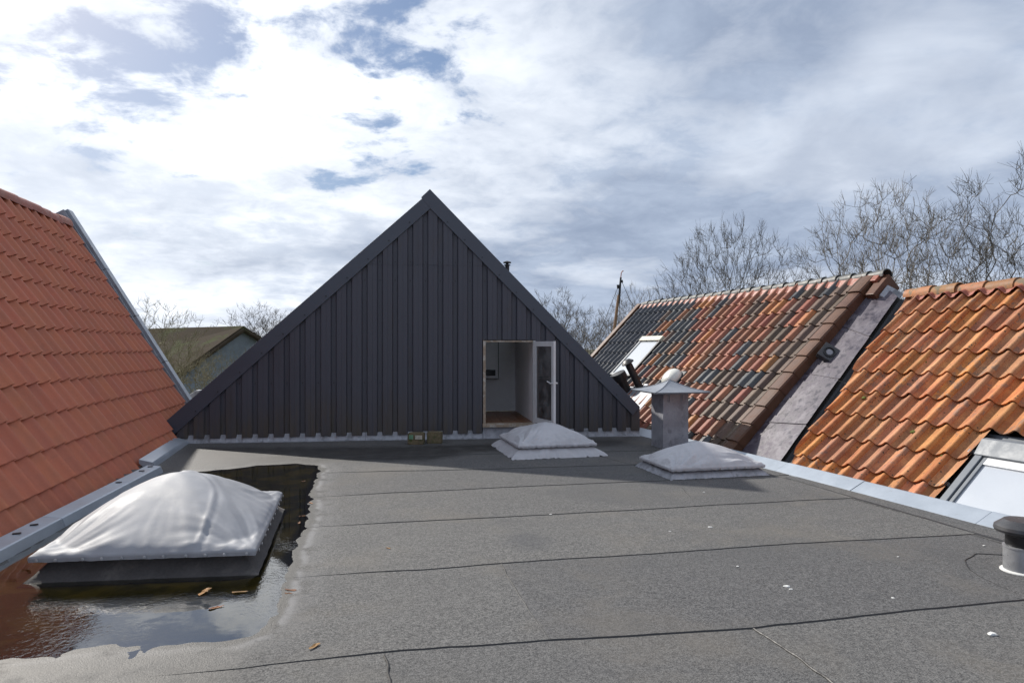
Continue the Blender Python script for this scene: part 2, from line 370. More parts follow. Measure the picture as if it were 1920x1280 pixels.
M_['roofsheet'] = mat('dark_roof_sheet', (.06, .065, .075), .4, var=.1)

# ------------------------------------------------------------------ ground far below
o = obj('ground', [(-1200, -300, -4.6), (1200, -300, -4.6), (1200, 1500, -4.6), (-1200, 1500, -4.6)], [(0, 1, 2, 3)], M_['ground']); tag(o, kind='structure')

# ------------------------------------------------------------------ pond outline in roof coordinates
def gp(pts): return np.array([[G(*p).x, G(*p).y] for p in pts])
def sdist(P, poly):
    P = np.asarray(P, float); a = poly; b = np.roll(poly, -1, 0)
    d = np.full(len(P), 1e9); ins = np.zeros(len(P), bool)
    for i in range(len(a)):
        e = b[i] - a[i]; w = P - a[i]
        t = np.clip((w @ e) / (e @ e), 0, 1); q = w - t[:, None] * e
        d = np.minimum(d, np.hypot(q[:, 0], q[:, 1]))
        c = (a[i][1] > P[:, 1]) != (b[i][1] > P[:, 1])
        with np.errstate(divide='ignore', invalid='ignore'):
            xi = a[i][0] + (P[:, 1] - a[i][1]) / (b[i][1] - a[i][1] + 1e-12) * e[0]
        ins ^= c & (P[:, 0] < xi)
    return np.where(ins, -d, d)
POND = gp([(606, 880), (588, 915), (589, 950), (582, 985), (562, 1035), (548, 1075), (540, 1110), (526, 1150), (498, 1190), (440, 1208), (330, 1216), (200, 1218), (100, 1228), (0, 1240), (-160, 1262), (-330, 1200), (-250, 1140), (-60, 1085), (60, 1020), (300, 893), (345, 884), (420, 880), (480, 872), (560, 868), (600, 872)])
POOL2 = gp([(424, 876), (470, 864), (540, 860), (620, 862), (700, 868), (690, 877), (600, 878), (500, 881)])
POOL3 = gp([(440, 846), (560, 840), (760, 842), (780, 850), (700, 858), (560, 856), (450, 854)])
DAMP = gp([(620, 868), (600, 905), (600, 960), (590, 1010), (560, 1090), (556, 1150), (520, 1205), (470, 1255), (440, 1330), (-500, 1330), (-330, 1100), (60, 1000), (300, 890), (340, 838), (760, 836), (1195, 822), (1190, 838), (900, 850), (800, 866)])
def waviness(P): return np.array([.035 * nz(x * 3.1, y * 3.1) + .014 * nz(x * 8, y * 8, 4) + .004 * nz(x * 22, y * 22, 9) for x, y in P])
def fields(P):
    w = waviness(P)
    sd = np.minimum(np.minimum(sdist(P, POND), sdist(P, POND)), sdist(P, POND)) + w
    dp = sdist(P, DAMP) + 2 * w
    damp = np.clip((.10 - dp) / .35, 0, 1)
    h = -.026 * np.clip(-sd / .45, 0, 1) ** 1.25 + .004 * np.clip(sd / .8, 0, 1)
    return sd, damp, h
WATER_Z = -.0008
# ------------------------------------------------------------------ flat roof and its felt sheets
XL, XR = -2.9, 5.6
b = MB(); b.box(XL, 6.2, .6, 13.2, -.5, -.06)
roof0 = tag(b.build('flat_roof', M_['bitumen']), kind='structure')
def kerbR(y): return 5.05 + (11.64 - y) * .063
def seam(pts, ext=True):
    g = sorted([(G(*p).x, G(*p).y) for p in pts])
    (x0, y0), (x1, y1) = g[0], g[-1]; s = (y1 - y0) / (x1 - x0)
    xs = [x0 - 8] + [q[0] for q in g] + [x1 + 8]; ys = [y0 - 8 * s] + [q[1] for q in g] + [y1 + 8 * s]
    return lambda x: np.interp(x, xs, ys) + .012 * np.array([nz(q * 2.3, ys[1] * 5) + .5 * nz(q * 7, ys[1] * 3) for q in np.atleast_1d(x)])
SEAMS = [lambda x: np.full(len(np.atleast_1d(x)), 1.0),
         seam([(450, 1254), (560, 1240), (840, 1215), (1030, 1203), (1410, 1180), (1700, 1147), (1920, 1127)]),
         seam([(550, 1082), (780, 1070), (937, 1058), (1220, 1040), (1500, 1020), (1820, 1003)]),
         seam([(585, 988), (800, 978), (1030, 966), (1310, 950), (1590, 935)]),
         seam([(590, 932), (800, 922), (1000, 912), (1220, 903), (1440, 893)]),
         seam([(610, 886), (800, 883), (960, 879), (1180, 872)]),
         seam([(640, 856), (900, 852), (1180, 846)]),
         seam([(360, 832.0), (1195, 818.5)])]
def sheet(name, xa, xb, s0, s1, nx, ny, lift, leftlip=False, parent=roof0):
    # xa, xb: functions of t (0 near, 1 far); s0, s1: near and far seam
    P = []; base = []
    for j in range(ny + 1):
        t = j / ny
        x0, x1 = xa(t), xb(t)
        xs = np.linspace(x0, x1, nx + 1)
        ys = s0(xs) * (1 - t) + (s1(xs) + .06) * t
        P += list(zip(xs, ys)); base += list((lift * (1 - t) + .002 * t) * np.clip((xs + .62 + (.35 if ys[0] < 4.2 and ys[0] > 2 else .0)) / .4, 0, 1))
    P = np.array(P); sd, dp, h = fields(P)
    z = h + np.array(base) + np.array([.003 * nz(x * 1.3, y * 1.3, 8) for x, y in P])
    k_ = np.clip(sd / .7, 0, 1); z = np.where(sd < .7, h + (z - h) * (.15 + .85 * k_), z) + np.where(sd < .3, .0016 * np.array([nz(x * 5, y * 5, 2) + .6 * nz(x * 14, y * 14, 6) for x, y in P]), 0)
    V = [(p[0], p[1], q) for p, q in zip(P, z)]
    Fs = [(j * (nx + 1) + i, j * (nx + 1) + i + 1, (j + 1) * (nx + 1) + i + 1, (j + 1) * (nx + 1) + i) for j in range(ny) for i in range(nx)]
    nF = len(Fs); sdl, dpl = list(sd), list(dp)
    edge = list(range(nx + 1))
    def lip(idx, dx, dy):
        b0 = len(V)
        for q, k in enumerate(idx):
            x, y, zz_ = V[k]; V.append((x, y, zz_)); V.append((x + dx, y + dy, zz_ - .016)); sdl.extend([sd[k]] * 2); dpl.extend([0, 0])
        for q in range(len(idx) - 1): Fs.append((b0 + 2 * q, b0 + 2 * q + 1, b0 + 2 * q + 3, b0 + 2 * q + 2))
    lip(edge, 0, -.012)
    if leftlip: lip([j * (nx + 1) for j in range(ny + 1)], -.012, 0)
    o = obj(name, V, Fs, [M_['felt'], M_['bitumen']], parent)
    me = o.data
    me.polygons.foreach_set('use_smooth', [i < nF for i in range(len(Fs))])
    me.polygons.foreach_set('material_index', [0 if i < nF else 1 for i in range(len(Fs))])
    for nm, ar in (('sd', sdl), ('damp', dpl)):
        at = me.attributes.new(nm, 'FLOAT', 'POINT'); at.data.foreach_set('value', np.array(ar, dtype=np.float32))
    return o
cx = lambda v: (lambda t: v)
def between(pn, pf, wob=.02):
    a, c = G(*pn), G(*pf); return lambda t: a.x * (1 - t) + c.x * t + wob * nz(t * 5, a.x)
right = lambda t: 6.0
j01 = between((1560, 1290), (1412, 1180)); j00 = between((735, 1300), (722, 1232)); j1 = between((1030, 1203), (940, 1058))
sheet('felt_sheet', cx(XL), j00, SEAMS[0], SEAMS[1], 90, 50, .008)
sheet('felt_sheet', j00, j01, SEAMS[0], SEAMS[1], 50, 34, .010, True)
sheet('felt_sheet', j01, right, SEAMS[0], SEAMS[1], 70, 34, .009, True)
sheet('felt_sheet', cx(XL), j1, SEAMS[1], SEAMS[2], 130, 46, .009)
sheet('felt_sheet', j1, right, SEAMS[1], SEAMS[2], 90, 24, .010, True)
for k in (2, 3, 4, 5, 6): sheet('felt_sheet', cx(XL), right, SEAMS[k], SEAMS[k + 1], 230, 34, .0085)
# strip lapped along the right-hand kerb
g0, g1 = G(1468, 897), G(1900, 1026)
def strip(name, quad, lift, nx=40, ny=8):
    a, b_, c, d = [Vector((q[0], q[1], 0)) for q in quad]; V = []
    for j in range(ny + 1):
        for i in range(nx + 1):
            s, t = i / nx, j / ny
            p = (a.lerp(b_, s)).lerp(d.lerp(c, s), t); w = .02 * (nz(s * 9, lift * 90) + .5 * nz(s * 25, 3)) * (1 - t)
            V.append((p.x + w, p.y + w, .004 + lift * (1 - .5 * t) - (.014 if j == 0 else 0)))
    Fs = [(j * (nx + 1) + i, j * (nx + 1) + i + 1, (j + 1) * (nx + 1) + i + 1, (j + 1) * (nx + 1) + i) for j in range(ny) for i in range(nx)]
    o = obj(name, V, Fs, [M_['felt'], M_['bitumen']], roof0, smooth=True)
    o.data.polygons.foreach_set('material_index', [1 if i < nx else 0 for i in range(len(Fs))])
    P = np.array([(v[0], v[1]) for v in V]); sd, dp, h = fields(P)
    for nm, ar in (('sd', np.maximum(sd, .5)), ('damp', dp * 0)):
        at = o.data.attributes.new(nm, 'FLOAT', 'POINT'); at.data.foreach_set('value', np.array(ar, dtype=np.float32))
    return o
strip('felt_edge_strip', [(g1.x, g1.y), (g0.x, g0.y), (kerbR(g0.y) + .1, g0.y), (kerbR(g1.y) + .1, g1.y)][::1], .013, 60)
def bead(pts, r=.005):
    g = []
    for a, c in zip(pts, pts[1:]):
        for i in range(8):
            q = G(a[0] + (c[0] - a[0]) * i / 8, a[1] + (c[1] - a[1]) * i / 8); g.append(Vector((q.x + .012 * nz(q.x * 9, q.y * 9), q.y + .012 * nz(q.y * 9, q.x * 9, 4), .0105)))
    MB().tube(g, [r * (1 + .5 * nz(i * .7, 2)) for i in range(len(g))], 6).build('seam_bead', M_['bitumen'], roof0)
for pts, r in (([(940, 1059), (957, 1092), (1000, 1160), (1031, 1203)], .004), ([(1413, 1181), (1470, 1218), (1520, 1253), (1575, 1295)], .006), ([(722, 1231), (728, 1262), (735, 1300)], .006), ([(1278, 915), (1308, 950)], .003), ([(1892, 1043), (1832, 1040), (1810, 1052), (1812, 1064), (1832, 1081), (1880, 1104), (1960, 1140)], .004), ([(1448, 890), (1500, 905), (1590, 934), (1700, 966), (1900, 1027)], .003), ([(1120, 855), (1160, 866), (1200, 875)], .003)): bead(pts, r)
va, vb, vc, vd = G(1822, 1046), G(1830, 1078), G(1925, 1122), G(1990, 1050)
#strip('felt_patch', [va.xy, G(1812, 1062).xy, G(1905, 1108).xy, G(2000, 1052).xy], .014, 24)

# ------------------------------------------------------------------ puddle
def poly_sheet(name, polys, z, m):
    allp = np.concatenate(polys); x0, y0 = allp.min(0) - .1; x1, y1 = allp.max(0) + .1; st = .05
    nx, ny = int((x1 - x0) / st), int((y1 - y0) / st)
    P = np.array([(x0 + i * st, y0 + j * st) for j in range(ny + 1) for i in range(nx + 1)])
    s = np.minimum.reduce([sdist(P, q) for q in polys]) + waviness(P)
    keep = (s < .12) & (P[:, 0] > XL + .1)
    V = [(p[0], p[1], z) for p in P]; Fs = []
    for j in range(ny):
        for i in range(nx):
            q = (j * (nx + 1) + i, j * (nx + 1) + i + 1, (j + 1) * (nx + 1) + i + 1, (j + 1) * (nx + 1) + i)
            if all(keep[k] for k in q): Fs.append(q)
    used = sorted({k for f in Fs for k in f}); mp = {k: i for i, k in enumerate(used)}
    return obj(name, [V[k] for k in used], [tuple(mp[k] for k in f) for f in Fs], m)
o = poly_sheet('puddle', [POND], WATER_Z, M_['water']); tag(o, kind='structure')

# ------------------------------------------------------------------ kerbs
def trim(name, pts_inner, prof, parent=roof0, m='trim', endgap=.004):
    # prof: list of (offset outward, z) cross-section, extruded between two ground points
    a, b_ = [Vector((p[0], p[1], 0)) for p in pts_inner]; d = (b_ - a).normalized(); n = Vector((-d.y, d.x, 0))
    mb = MB(); A = [a + d * endgap + n * q + Vector((0, 0, z)) for q, z in prof]; B = [b_ - d * endgap + n * q + Vector((0, 0, z)) for q, z in prof]
    mb.prism(A, (0, 0, 0)); mb.v = A + B; k = len(A)
    mb.f = [tuple(range(k))[::-1], tuple(range(k, 2 * k))] + [(i, (i + 1) % k, k + (i + 1) % k, k + i) for i in range(k)]
    return mb.build(name, M_[m], parent, bevel=.003)
def lerp2(a, b_, t): return (a[0] + (b_[0] - a[0]) * t, a[1] + (b_[1] - a[1]) * t)
PL = [(-.0, -.02), (.035, .075), (.05, .082), (.20, .098), (.20, .06), (.11, -.02)]
a, c = G(-60, 1090), G(308, 885)
lk = [(lerp2(a, c, q0), lerp2(a, c, q1)) for q0, q1 in ((-.6, .35), (.35, .74), (.74, 1.0))]
for i, (p, q) in enumerate(lk):
    o = trim('edge_trim', (p, q), PL)
    for s in ((.86, .93) if i == 0 else (.97,) if i == 1 else (.62, .9)):
        r = lerp2(p, q, s); MB().box(-.03, .03, -.012, .012, 0, .008, Matrix.Translation((r[0] - .13, r[1], .094)) @ Matrix.Rotation(R(20), 4, 'Z')).build('clip', M_['black'], o)
a, c = G(293, 876), G(355, 831.5)
PF = [(-.0, -.02), (.03, .05), (.05, .07), (.21, .115), (.21, .06), (.12, -.02)]
o = trim('edge_trim', ((a.x, a.y), (c.x, c.y)), PF)
MB().box(-.04, .04, -.014, .014, 0, .008, Matrix.Translation((a.x - .18, a.y + .1, .072)) @ Matrix.Rotation(R(20), 4, 'Z')).build('clip', M_['black'], o)
PR = [(.0, -.02), (-.005, .012), (-.20, .105), (-.22, .105), (-.22, .05), (-.1, -.02)]
for i, (y0, y1) in enumerate(((11.9, 10.4), (10.4, 8.9), (8.9, 7.72), (7.72, 6.47), (6.47, 5.0), (5.0, 3.2), (3.2, 1.2))):
    dz = .004 * (i % 2)
    trim('edge_trim', ((kerbR(y1), y1), (kerbR(y0), y0))[::-1] and ((kerbR(y1), y1), (kerbR(y0), y0)), [(q, z + (dz if z > 0 else 0)) for q, z in PR])

# ------------------------------------------------------------------ gable extension
Lw, Rw = G(320, 831), G(1195, 817)
ew = (Rw - Lw).normalized(); nw = ew.cross(Vector((0, 0, 1)))
MW = Matrix((( ew.x, -nw.x, 0, Lw.x), (ew.y, -nw.y, 0, Lw.y), (0, 0, 1, 0), (0, 0, 0, 1)))
gab = bpy.data.objects.new('gable_extension', None); link(gab, None, MW)
tag(gab, 'dark anthracite metal clad gable with an open glazed door', 'building')
def Wl(px, py, off=0.):                 # pixel on wall plane -> wall coordinates (x, z)
    p = hit(px, py, Lw + nw * off, nw); q = MW.inverted() @ p; return q.x, q.z
A_o = Wl(806, 355, .05); LO = Wl(306, 794, .05); LI = Wl(326, 815, .05); AI = Wl(806.5, 391, .05); RO = Wl(1199, 762, .05); RI = Wl(1186, 778, .05); LJ = Wl(790, 370, .05)
zbL, zbR = Wl(320, 822)[1], Wl(1195, 806)[1]
xL, xR = Wl(308, 822)[0], Wl(1196, 806)[0]
def zbot(x): return zbL + (zbR - zbL) * (x - xL) / (xR - xL)
def ztop(x):
    xa = (A_o[0] + AI[0]) / 2; za = (A_o[1] + AI[1]) / 2
    l0 = ((LO[0] + LI[0]) / 2, (LO[1] + LI[1]) / 2); r0 = ((RO[0] + RI[0]) / 2, (RO[1] + RI[1]) / 2)
    return za + (x - xa) * ((za - l0[1]) / (xa - l0[0]) if x < xa else (r0[1] - za) / (r0[0] - xa))
O0, O1 = Wl(905.5, 640)[0], Wl(1004, 640)[0]; OZ1 = Wl(950, 638)[1]; OZ0 = Wl(950, 793)[1]
pitch = .2575; g_c = Wl(798, 500)[0]; k0 = math.floor((xL - g_c) / pitch) - 1
jz = Wl(796, 497)[1]
def clad_quads(mb, x0, d0, x1, d1, z0f, z1f):
    cuts = [x0] + [c for c in (O0, O1, xL, xR) if x0 < c < x1] + [x1]; cuts.sort()
    for p, q in zip(cuts, cuts[1:]):
        if q <= xL + 1e-6 or p >= xR - 1e-6: continue
        dp_ = d0 + (d1 - d0) * (p - x0) / max(1e-9, x1 - x0); dq = d0 + (d1 - d0) * (q - x0) / max(1e-9, x1 - x0)
        mid = (p + q) / 2
        za, zb_ = max(z0f(p), OZ1 + .01 if O0 < mid < O1 else -9), max(z0f(q), OZ1 + .01 if O0 < mid < O1 else -9)
        ta, tb = max(z1f(p), za), max(z1f(q), zb_)
        if ta - za < .02 and tb - zb_ < .02: continue
        mb.quad((p, -dp_, za), (q, -dq, zb_), (q, -dq, tb), (p, -dp_, ta))
        mb.quad((p, -dp_, za), (q, -dq, zb_), (q, .0, zb_), (p, .0, za))
for k in range(k0, k0 + 40):
    g = g_c + k * pitch            # groove centre; panel runs from this groove to the next
    if g + pitch < xL or g > xR: continue
    prof = [(g - .038, .004), (g + .030, .004), (g + .048, .046), (g + .128, .0465), (g + .130, .044), (g + .132, .0465), (g + pitch - .054, .046), (g + pitch - .038, .004)]
    for part in (0, 1):
        mb = MB()
        for (p, d0), (q, d1) in zip(prof, prof[1:]):
            off = .006 * part
            z0f = (lambda x: zbot(x)) if part == 0 else (lambda x: jz)
            z1f = (lambda x: min(ztop(x), jz + .03)) if part == 0 else (lambda x: ztop(x))
            clad_quads(mb, p, d0 + off, q, d1 + off, z0f, z1f)
        if mb.f:
            o = mb.build('cladding_panel', M_['clad'], gab, MW)
            if part == 0 or k % 2 == 0:
                pass
# backing wall with the opening left out
mb = MB()
for x0, x1 in ((xL, O0), (O1, xR)):
    n = 40
    for i in range(n):
        p, q = x0 + (x1 - x0) * i / n, x0 + (x1 - x0) * (i + 1) / n
        mb.quad((p, .012, -.3), (q, .012, -.3), (q, .012, ztop(q)), (p, .012, ztop(p)))
for i in range(10):
    p, q = O0 + (O1 - O0) * i / 10, O0 + (O1 - O0) * (i + 1) / 10
    mb.quad((p, .012, OZ1), (q, .012, OZ1), (q, .012, ztop(q)), (p, .012, ztop(p)))
mb.quad((O0, .012, -.3), (O1, .012, -.3), (O1, .012, OZ0 - .03), (O0, .012, OZ0 - .03))
mb.quad((xL, .012, -.3), (xL, 7, -.3), (xL, 7, LO[1]), (xL, .012, LO[1])); mb.quad((xR, .012, -.3), (xR, 7, -.3), (xR, 7, RO[1]), (xR, .012, RO[1]))
mb.build('wall', M_['sarking'], gab, MW)
# corner pieces
mb = MB(); mb.box(xL - .03, xL + .035, -.045, .05, zbL, LO[1] + .02); mb.build('corner_trim', M_['clad'], gab, MW)
mb = MB(); mb.box(xR - .035, xR + .02, -.045, .05, zbR, RO[1] - .0); mb.build('corner_trim', M_['clad'], gab, MW)
# rake boards
def rake(pts, y0, y1):
    MB().prism([(p[0], y0, p[1]) for p in pts], (0, y1 - y0, 0)).build('rake_board', M_['cladtrim'], gab, MW, bevel=.004)
rake([LI, (AI[0] + .03, AI[1] + .02), (LJ[0] + .06, LJ[1] + .02), LO], -.072, .03)
rake([AI, RI, RO, A_o, LJ], -.076, .034)
# roof sheets behind the rakes
mb = MB(); mb.quad((LO[0] - .02, .031, LO[1] - .03), (A_o[0], .031, A_o[1] - .03), (A_o[0], 7, A_o[1] - .03), (LO[0] - .02, 7, LO[1] - .03)); mb.build('roof_slope', M_['roofsheet'], gab, MW)
def rs_(t, y): return (RO[0] + (A_o[0] - RO[0]) * t, y, RO[1] - .03 + (A_o[1] - RO[1]) * t)
for t0, t1, y0, y1 in ((0, .22, .035, 7), (.86, 1, .035, 7), (.22, .86, .035, .3), (.22, .86, 2.25, 7)):
    MB().quad(rs_(t0, y0), rs_(t0, y1), rs_(t1, y1), rs_(t1, y0)).build('roof_slope', M_['roofsheet'], gab, MW)
MB().quad(rs_(.22, .3), rs_(.22, 2.25), rs_(.86, 2.25), rs_(.86, .3)).build('added_daylight_pane', M_['glass'], gab, MW)  # unseen glazed opening, added to let sky light brighten the room
# screws
sm = MB()
for k in range(k0, k0 + 40):
    g = g_c + k * pitch - .004
    if not (xL + .1 < g < xR - .1): continue
    for zs in (zbot(g) + .9, jz + .05, jz - .27, jz + .75):
        if zs < ztop(g) - .2 and not (O0 - .05 < g < O1 + .05 and zs < OZ1 + .1): sm.box(g - .008, g + .008, -.012, -.003, zs - .008, zs + .008)
for (p, q) in (((LO[0] + LI[0]) / 2, (LO[1] + LI[1]) / 2), ((RO[0] + RI[0]) / 2, (RO[1] + RI[1]) / 2)),:
    pass
for i in range(1, 12):
    for E in ((LI, AI), (RI, AI)):
        t = i / 12; x = E[0][0] * (1 - t) + E[1][0] * t; z = E[0][1] * (1 - t) + E[1][1] * t + .07
        sm.box(x - .009, x + .009, -.082, -.07, z - .009, z + .009)
o = sm.build('screw_heads', M_['black'], gab, MW); o['kind'] = 'stuff'
# lead flashing along the base
def flash(x0, x1, ztopf, drop, n=160):
    V = []
    prof = [(-.012, 0, 0), (-.02, .25, 0), (-.028, .6, 0), (-.045, .9, 0), (-.085, 1.0, .0)]
    for i in range(n + 1):
        x = x0 + (x1 - x0) * i / n; zt = ztopf(x); w = .006 * nz(x * 6) + .003 * nz(x * 19, 2)
        ph = ((x - g_c) / pitch) % 1; gr = 1 if abs(ph - .0) < .16 or abs(ph - 1) < .16 else 0
        for y, t, _ in prof:
            V.append((x, y + w * t - .012 * t * (1 - gr), zt * (1 - t) + .004 * t + (.012 * nz(x * 3, 9) if t == 1 else 0) * 0))
    k = len(prof); Fs = [(i * k + j, i * k + j + 1, (i + 1) * k + j + 1, (i + 1) * k + j) for i in range(n) for j in range(k - 1)]
    return obj('flashing', V, Fs, M_['lead'], gab, MW, True)
xs_ = [xL - .02, xL + (O0 - xL) * .3, xL + (O0 - xL) * .62, O0 - .0]
for p, q in zip(xs_, xs_[1:]): flash(p, q - .004, lambda x: zbot(x) + .05, .1)
flash(O0, O1 + .05, lambda x: OZ0 - .02, .1, 60)
flash(O1 + .054, xR + .02, lambda x: zbot(x) + .05, .1, 90)
# opening: frame, sill, room
fw = .045
mb = MB(); mb.box(O0, O0 + fw, -.05, .10, OZ0, OZ1); mb.build('frame_jamb', M_['rawwood'], gab, MW, bevel=.004)
mb = MB(); mb.box(O1 - fw, O1, -.03, .10, OZ0, OZ1); mb.build('frame_jamb', M_['white'], gab, MW, bevel=.004)
mb = MB(); mb.box(O0 + fw, O1 - fw, -.03, .10, OZ1 - .03, OZ1 - .001); mb.build('frame_head', M_['rawwood'], gab, MW, bevel=.003)
mb = MB(); mb.box(O0 - .01, O1 + .01, -.09, .099, OZ0 - .06, OZ0 - .001); mb.build('sill', M_['rawwood'], gab, MW, bevel=.006)
rl, rr, rd, fl, rt = O0 - 1.6, O1 - .02, 2.3, OZ0 + .0, OZ1 + .12
xc_ = Wl(966, 700)[0]
mb = MB(); mb.quad((rl, rd, fl), (rr, rd, fl), (rr, rd, rt), (rl, rd, rt)); mb.build('room_back_wall', M_['plaster'], gab, MW)
# right-hand room wall meets the back wall where the photograph shows the corner
pc = MW.inverted() @ (CAM + ray(966, 700) * 20); c0 = MW.inverted() @ CAM
tt = (rd - c0.y) / (pc.y - c0.y); xcorner = c0.x + (pc.x - c0.x) * tt
mb = MB(); mb.box(0, .04, 0, math.hypot(rd - .1, O1 - xcorner), fl, rt, Matrix.Translation((O1 - .03, .101, 0)) @ Matrix.Rotation(math.atan2(O1 - .03 - xcorner, rd - .1), 4, 'Z')); mb.build('room_side_wall', M_['plaster'], gab, MW)
mb = MB(); mb.quad((rl, .102, fl), (rl, rd, fl), (rl, rd, rt), (rl, .102, rt)); mb.build('room_side_wall', M_['plaster'], gab, MW)
mb = MB()
for i in range(14):
    p = rl + (rr - rl) * i / 14; q = rl + (rr - rl) * (i + 1) / 14 - .006; mb = MB(); mb.box(p, q, .1, rd, fl - .03, fl - .002 + .001 * (i % 2)); mb.build('floor_board', M_['woodfloor'], gab, MW)
mb = MB(); mb.quad((rl, .102, rt), (rr, .102, rt), (rr, .3, rt), (rl, .3, rt)).quad((rl, .3, rt), (O0 - .9, .3, rt), (O0 - .9, rd, rt), (rl, rd, rt)); mb.build('ceiling', M_['plaster'], gab, MW)  # ceiling left open below the added roof opening so its light gets in
def RW_(px, py, y):                      # pixel on an interior plane at depth y
    p = MW.inverted() @ (CAM + ray(px, py)); d = p - c0; q = c0 + d * ((y - c0.y) / d.y); return q.x, q.z
p0, p1 = RW_(905, 640, rd - .3), RW_(934, 709, rd - .3)
cup = MB().box(rl + .2, p1[0], rd - .3, rd - .01, p1[1], rt - .02).build('wall_cupboard', M_['cupboard'], gab, MW, bevel=.004)
MB().box(p1[0] - .0, p1[0] + .012, rd - .305, rd - .012, p1[1] - .012, rt - .03).build('dark_edge', M_['black'], cup, MW)
MB().box(rl + .2, p1[0], rd - .304, rd - .012, p1[1] - .013, p1[1] - .001).build('dark_edge', M_['black'], cup, MW)
q0, q1 = RW_(905, 693, rd - .32), RW_(929, 704, rd - .32)
MB().box(q0[0] - .2, q1[0], rd - .322, rd - .301, q1[1], q0[1]).build('appliance_panel', M_['black'], cup, MW, bevel=.003)
# open door leaf
hx, hz0, hz1 = O1 - .02, OZ0 + .02, OZ1 - .02
Pf = MW.inverted() @ (CAM + ray(1040, 700)); d = Pf - c0
# the free edge lies on this ray at leaf-width from the hinge
Wd = .80; best = min((abs(math.hypot((c0 + d * s).x - hx, (c0 + d * s).y + .05) - Wd), s) for s in [i * .01 for i in range(900, 1210)] if (c0 + d * s).y < -.2)
fx, fy = (c0 + d * best[1]).x, (c0 + d * best[1]).y
MD = MW @ Matrix.Translation((hx, -.05, 0)) @ Matrix.Rotation(math.atan2(fy + .05, fx - hx), 4, 'Z')
leaf = bpy.data.objects.new('door_leaf', mesh('door_leaf', [], [])); 
lw = math.hypot(fx - hx, fy + .05); st = .085
mb = MB(); mb.box(0, st, -.02, .02, hz0, hz1); mb.box(lw - st, lw, -.02, .02, hz0, hz1); mb.box(st, lw - st, -.018, .018, hz1 - st, hz1 - .001); mb.box(st, lw - st, -.018, .018, hz0 + .001, hz0 + st)
leaf = mb.build('door_leaf', M_['white'], gab, MD)
MB().box(st - .01, lw - st + .01, -.004, .004, hz0 + st - .01, hz1 - st + .01).build('pane', M_['glass'], leaf, MD)
zh = (hz0 + hz1) / 2 - .02
mb = MB(); mb.box(lw - .06, lw - .03, .0201, .03, zh - .09, zh + .09); mb.tube([(lw - .045, .03, zh + .03), (lw - .045, .07, zh + .03), (lw - .16, .075, zh + .045)], [.011, .011, .009], 8); mb.tube([(lw - .045, -.02, zh + .03), (lw - .045, -.06, zh + .03), (lw - .16, -.065, zh + .06)], [.011, .011, .009], 8)
mb.build('door_handle', M_['white'], leaf, MD)
# small flue on the far roof slope
p = CAM + ray(951, 500) * 14.2
b = MB().lathe([(.045, -.5), (.045, .02), (.07, .025), (.07, .04), (.03, .05), (.03, .07), (.085, .075), (.085, .095), (.02, .12)], 14, Matrix.Translation(p)); b.build('flue', M_['black'], gab, angle=40)

# ------------------------------------------------------------------ two blocks at the wall foot
def block(px0, px1, yb, h, label, faces):
    a, c = G(px0, yb), G(px1, yb); ctr = (a + c) / 2; w = (c - a).length; d = .20
    M = Matrix.Translation(ctr) @ Matrix.Rotation(math.atan2((c - a).y, (c - a).x), 4, 'Z')
    bm = bmesh.new(); bmesh.ops.create_cube(bm, size=1); bmesh.ops.scale(bm, vec=(w, d, h), verts=bm.verts); bmesh.ops.translate(bm, vec=(0, d / 2, h / 2 + .003), verts=bm.verts)
    bmesh.ops.bevel(bm, geom=list(bm.edges), offset=.012, segments=2, affect='EDGES'); bmesh.ops.subdivide_edges(bm, edges=list(bm.edges), cuts=2, use_grid_fill=True)
    for v in bm.verts: v.co += Vector((nz(v.co.x * 14, v.co.y * 14, v.co.z * 14 + px0), nz(v.co.y * 14, v.co.z * 14, px0), nz(v.co.z * 14, v.co.x * 14, 3))) * .007
    for v in bm.verts: v.co.z = max(v.co.z, .002)
    me = bpy.data.meshes.new('weathered_block'); bm.to_mesh(me); bm.free(); me.materials.append(M_['stone'])
    root = thing('weathered_block', label, 'block', M.translation, math.atan2((c - a).y, (c - a).x))
    link(bpy.data.objects.new('block', me), root, M)
    for fx0, fx1, fz0, fz1, m in faces: MB().box(fx0 * w, fx1 * w, -.010, .004, fz0 * h, fz1 * h).build('paint_mark', M_[m], root, M, bevel=.002)
block(764, 794, 834.5, .19, 'mossy brown block with green and pale paint marks at the wall foot', ((-.40, -.14, .52, .88, 'greenp'), (-.02, .42, .5, .85, 'paper')))
block(800, 828, 832.5, .19, 'plain mossy brown block with a sloping top at the wall foot', ())

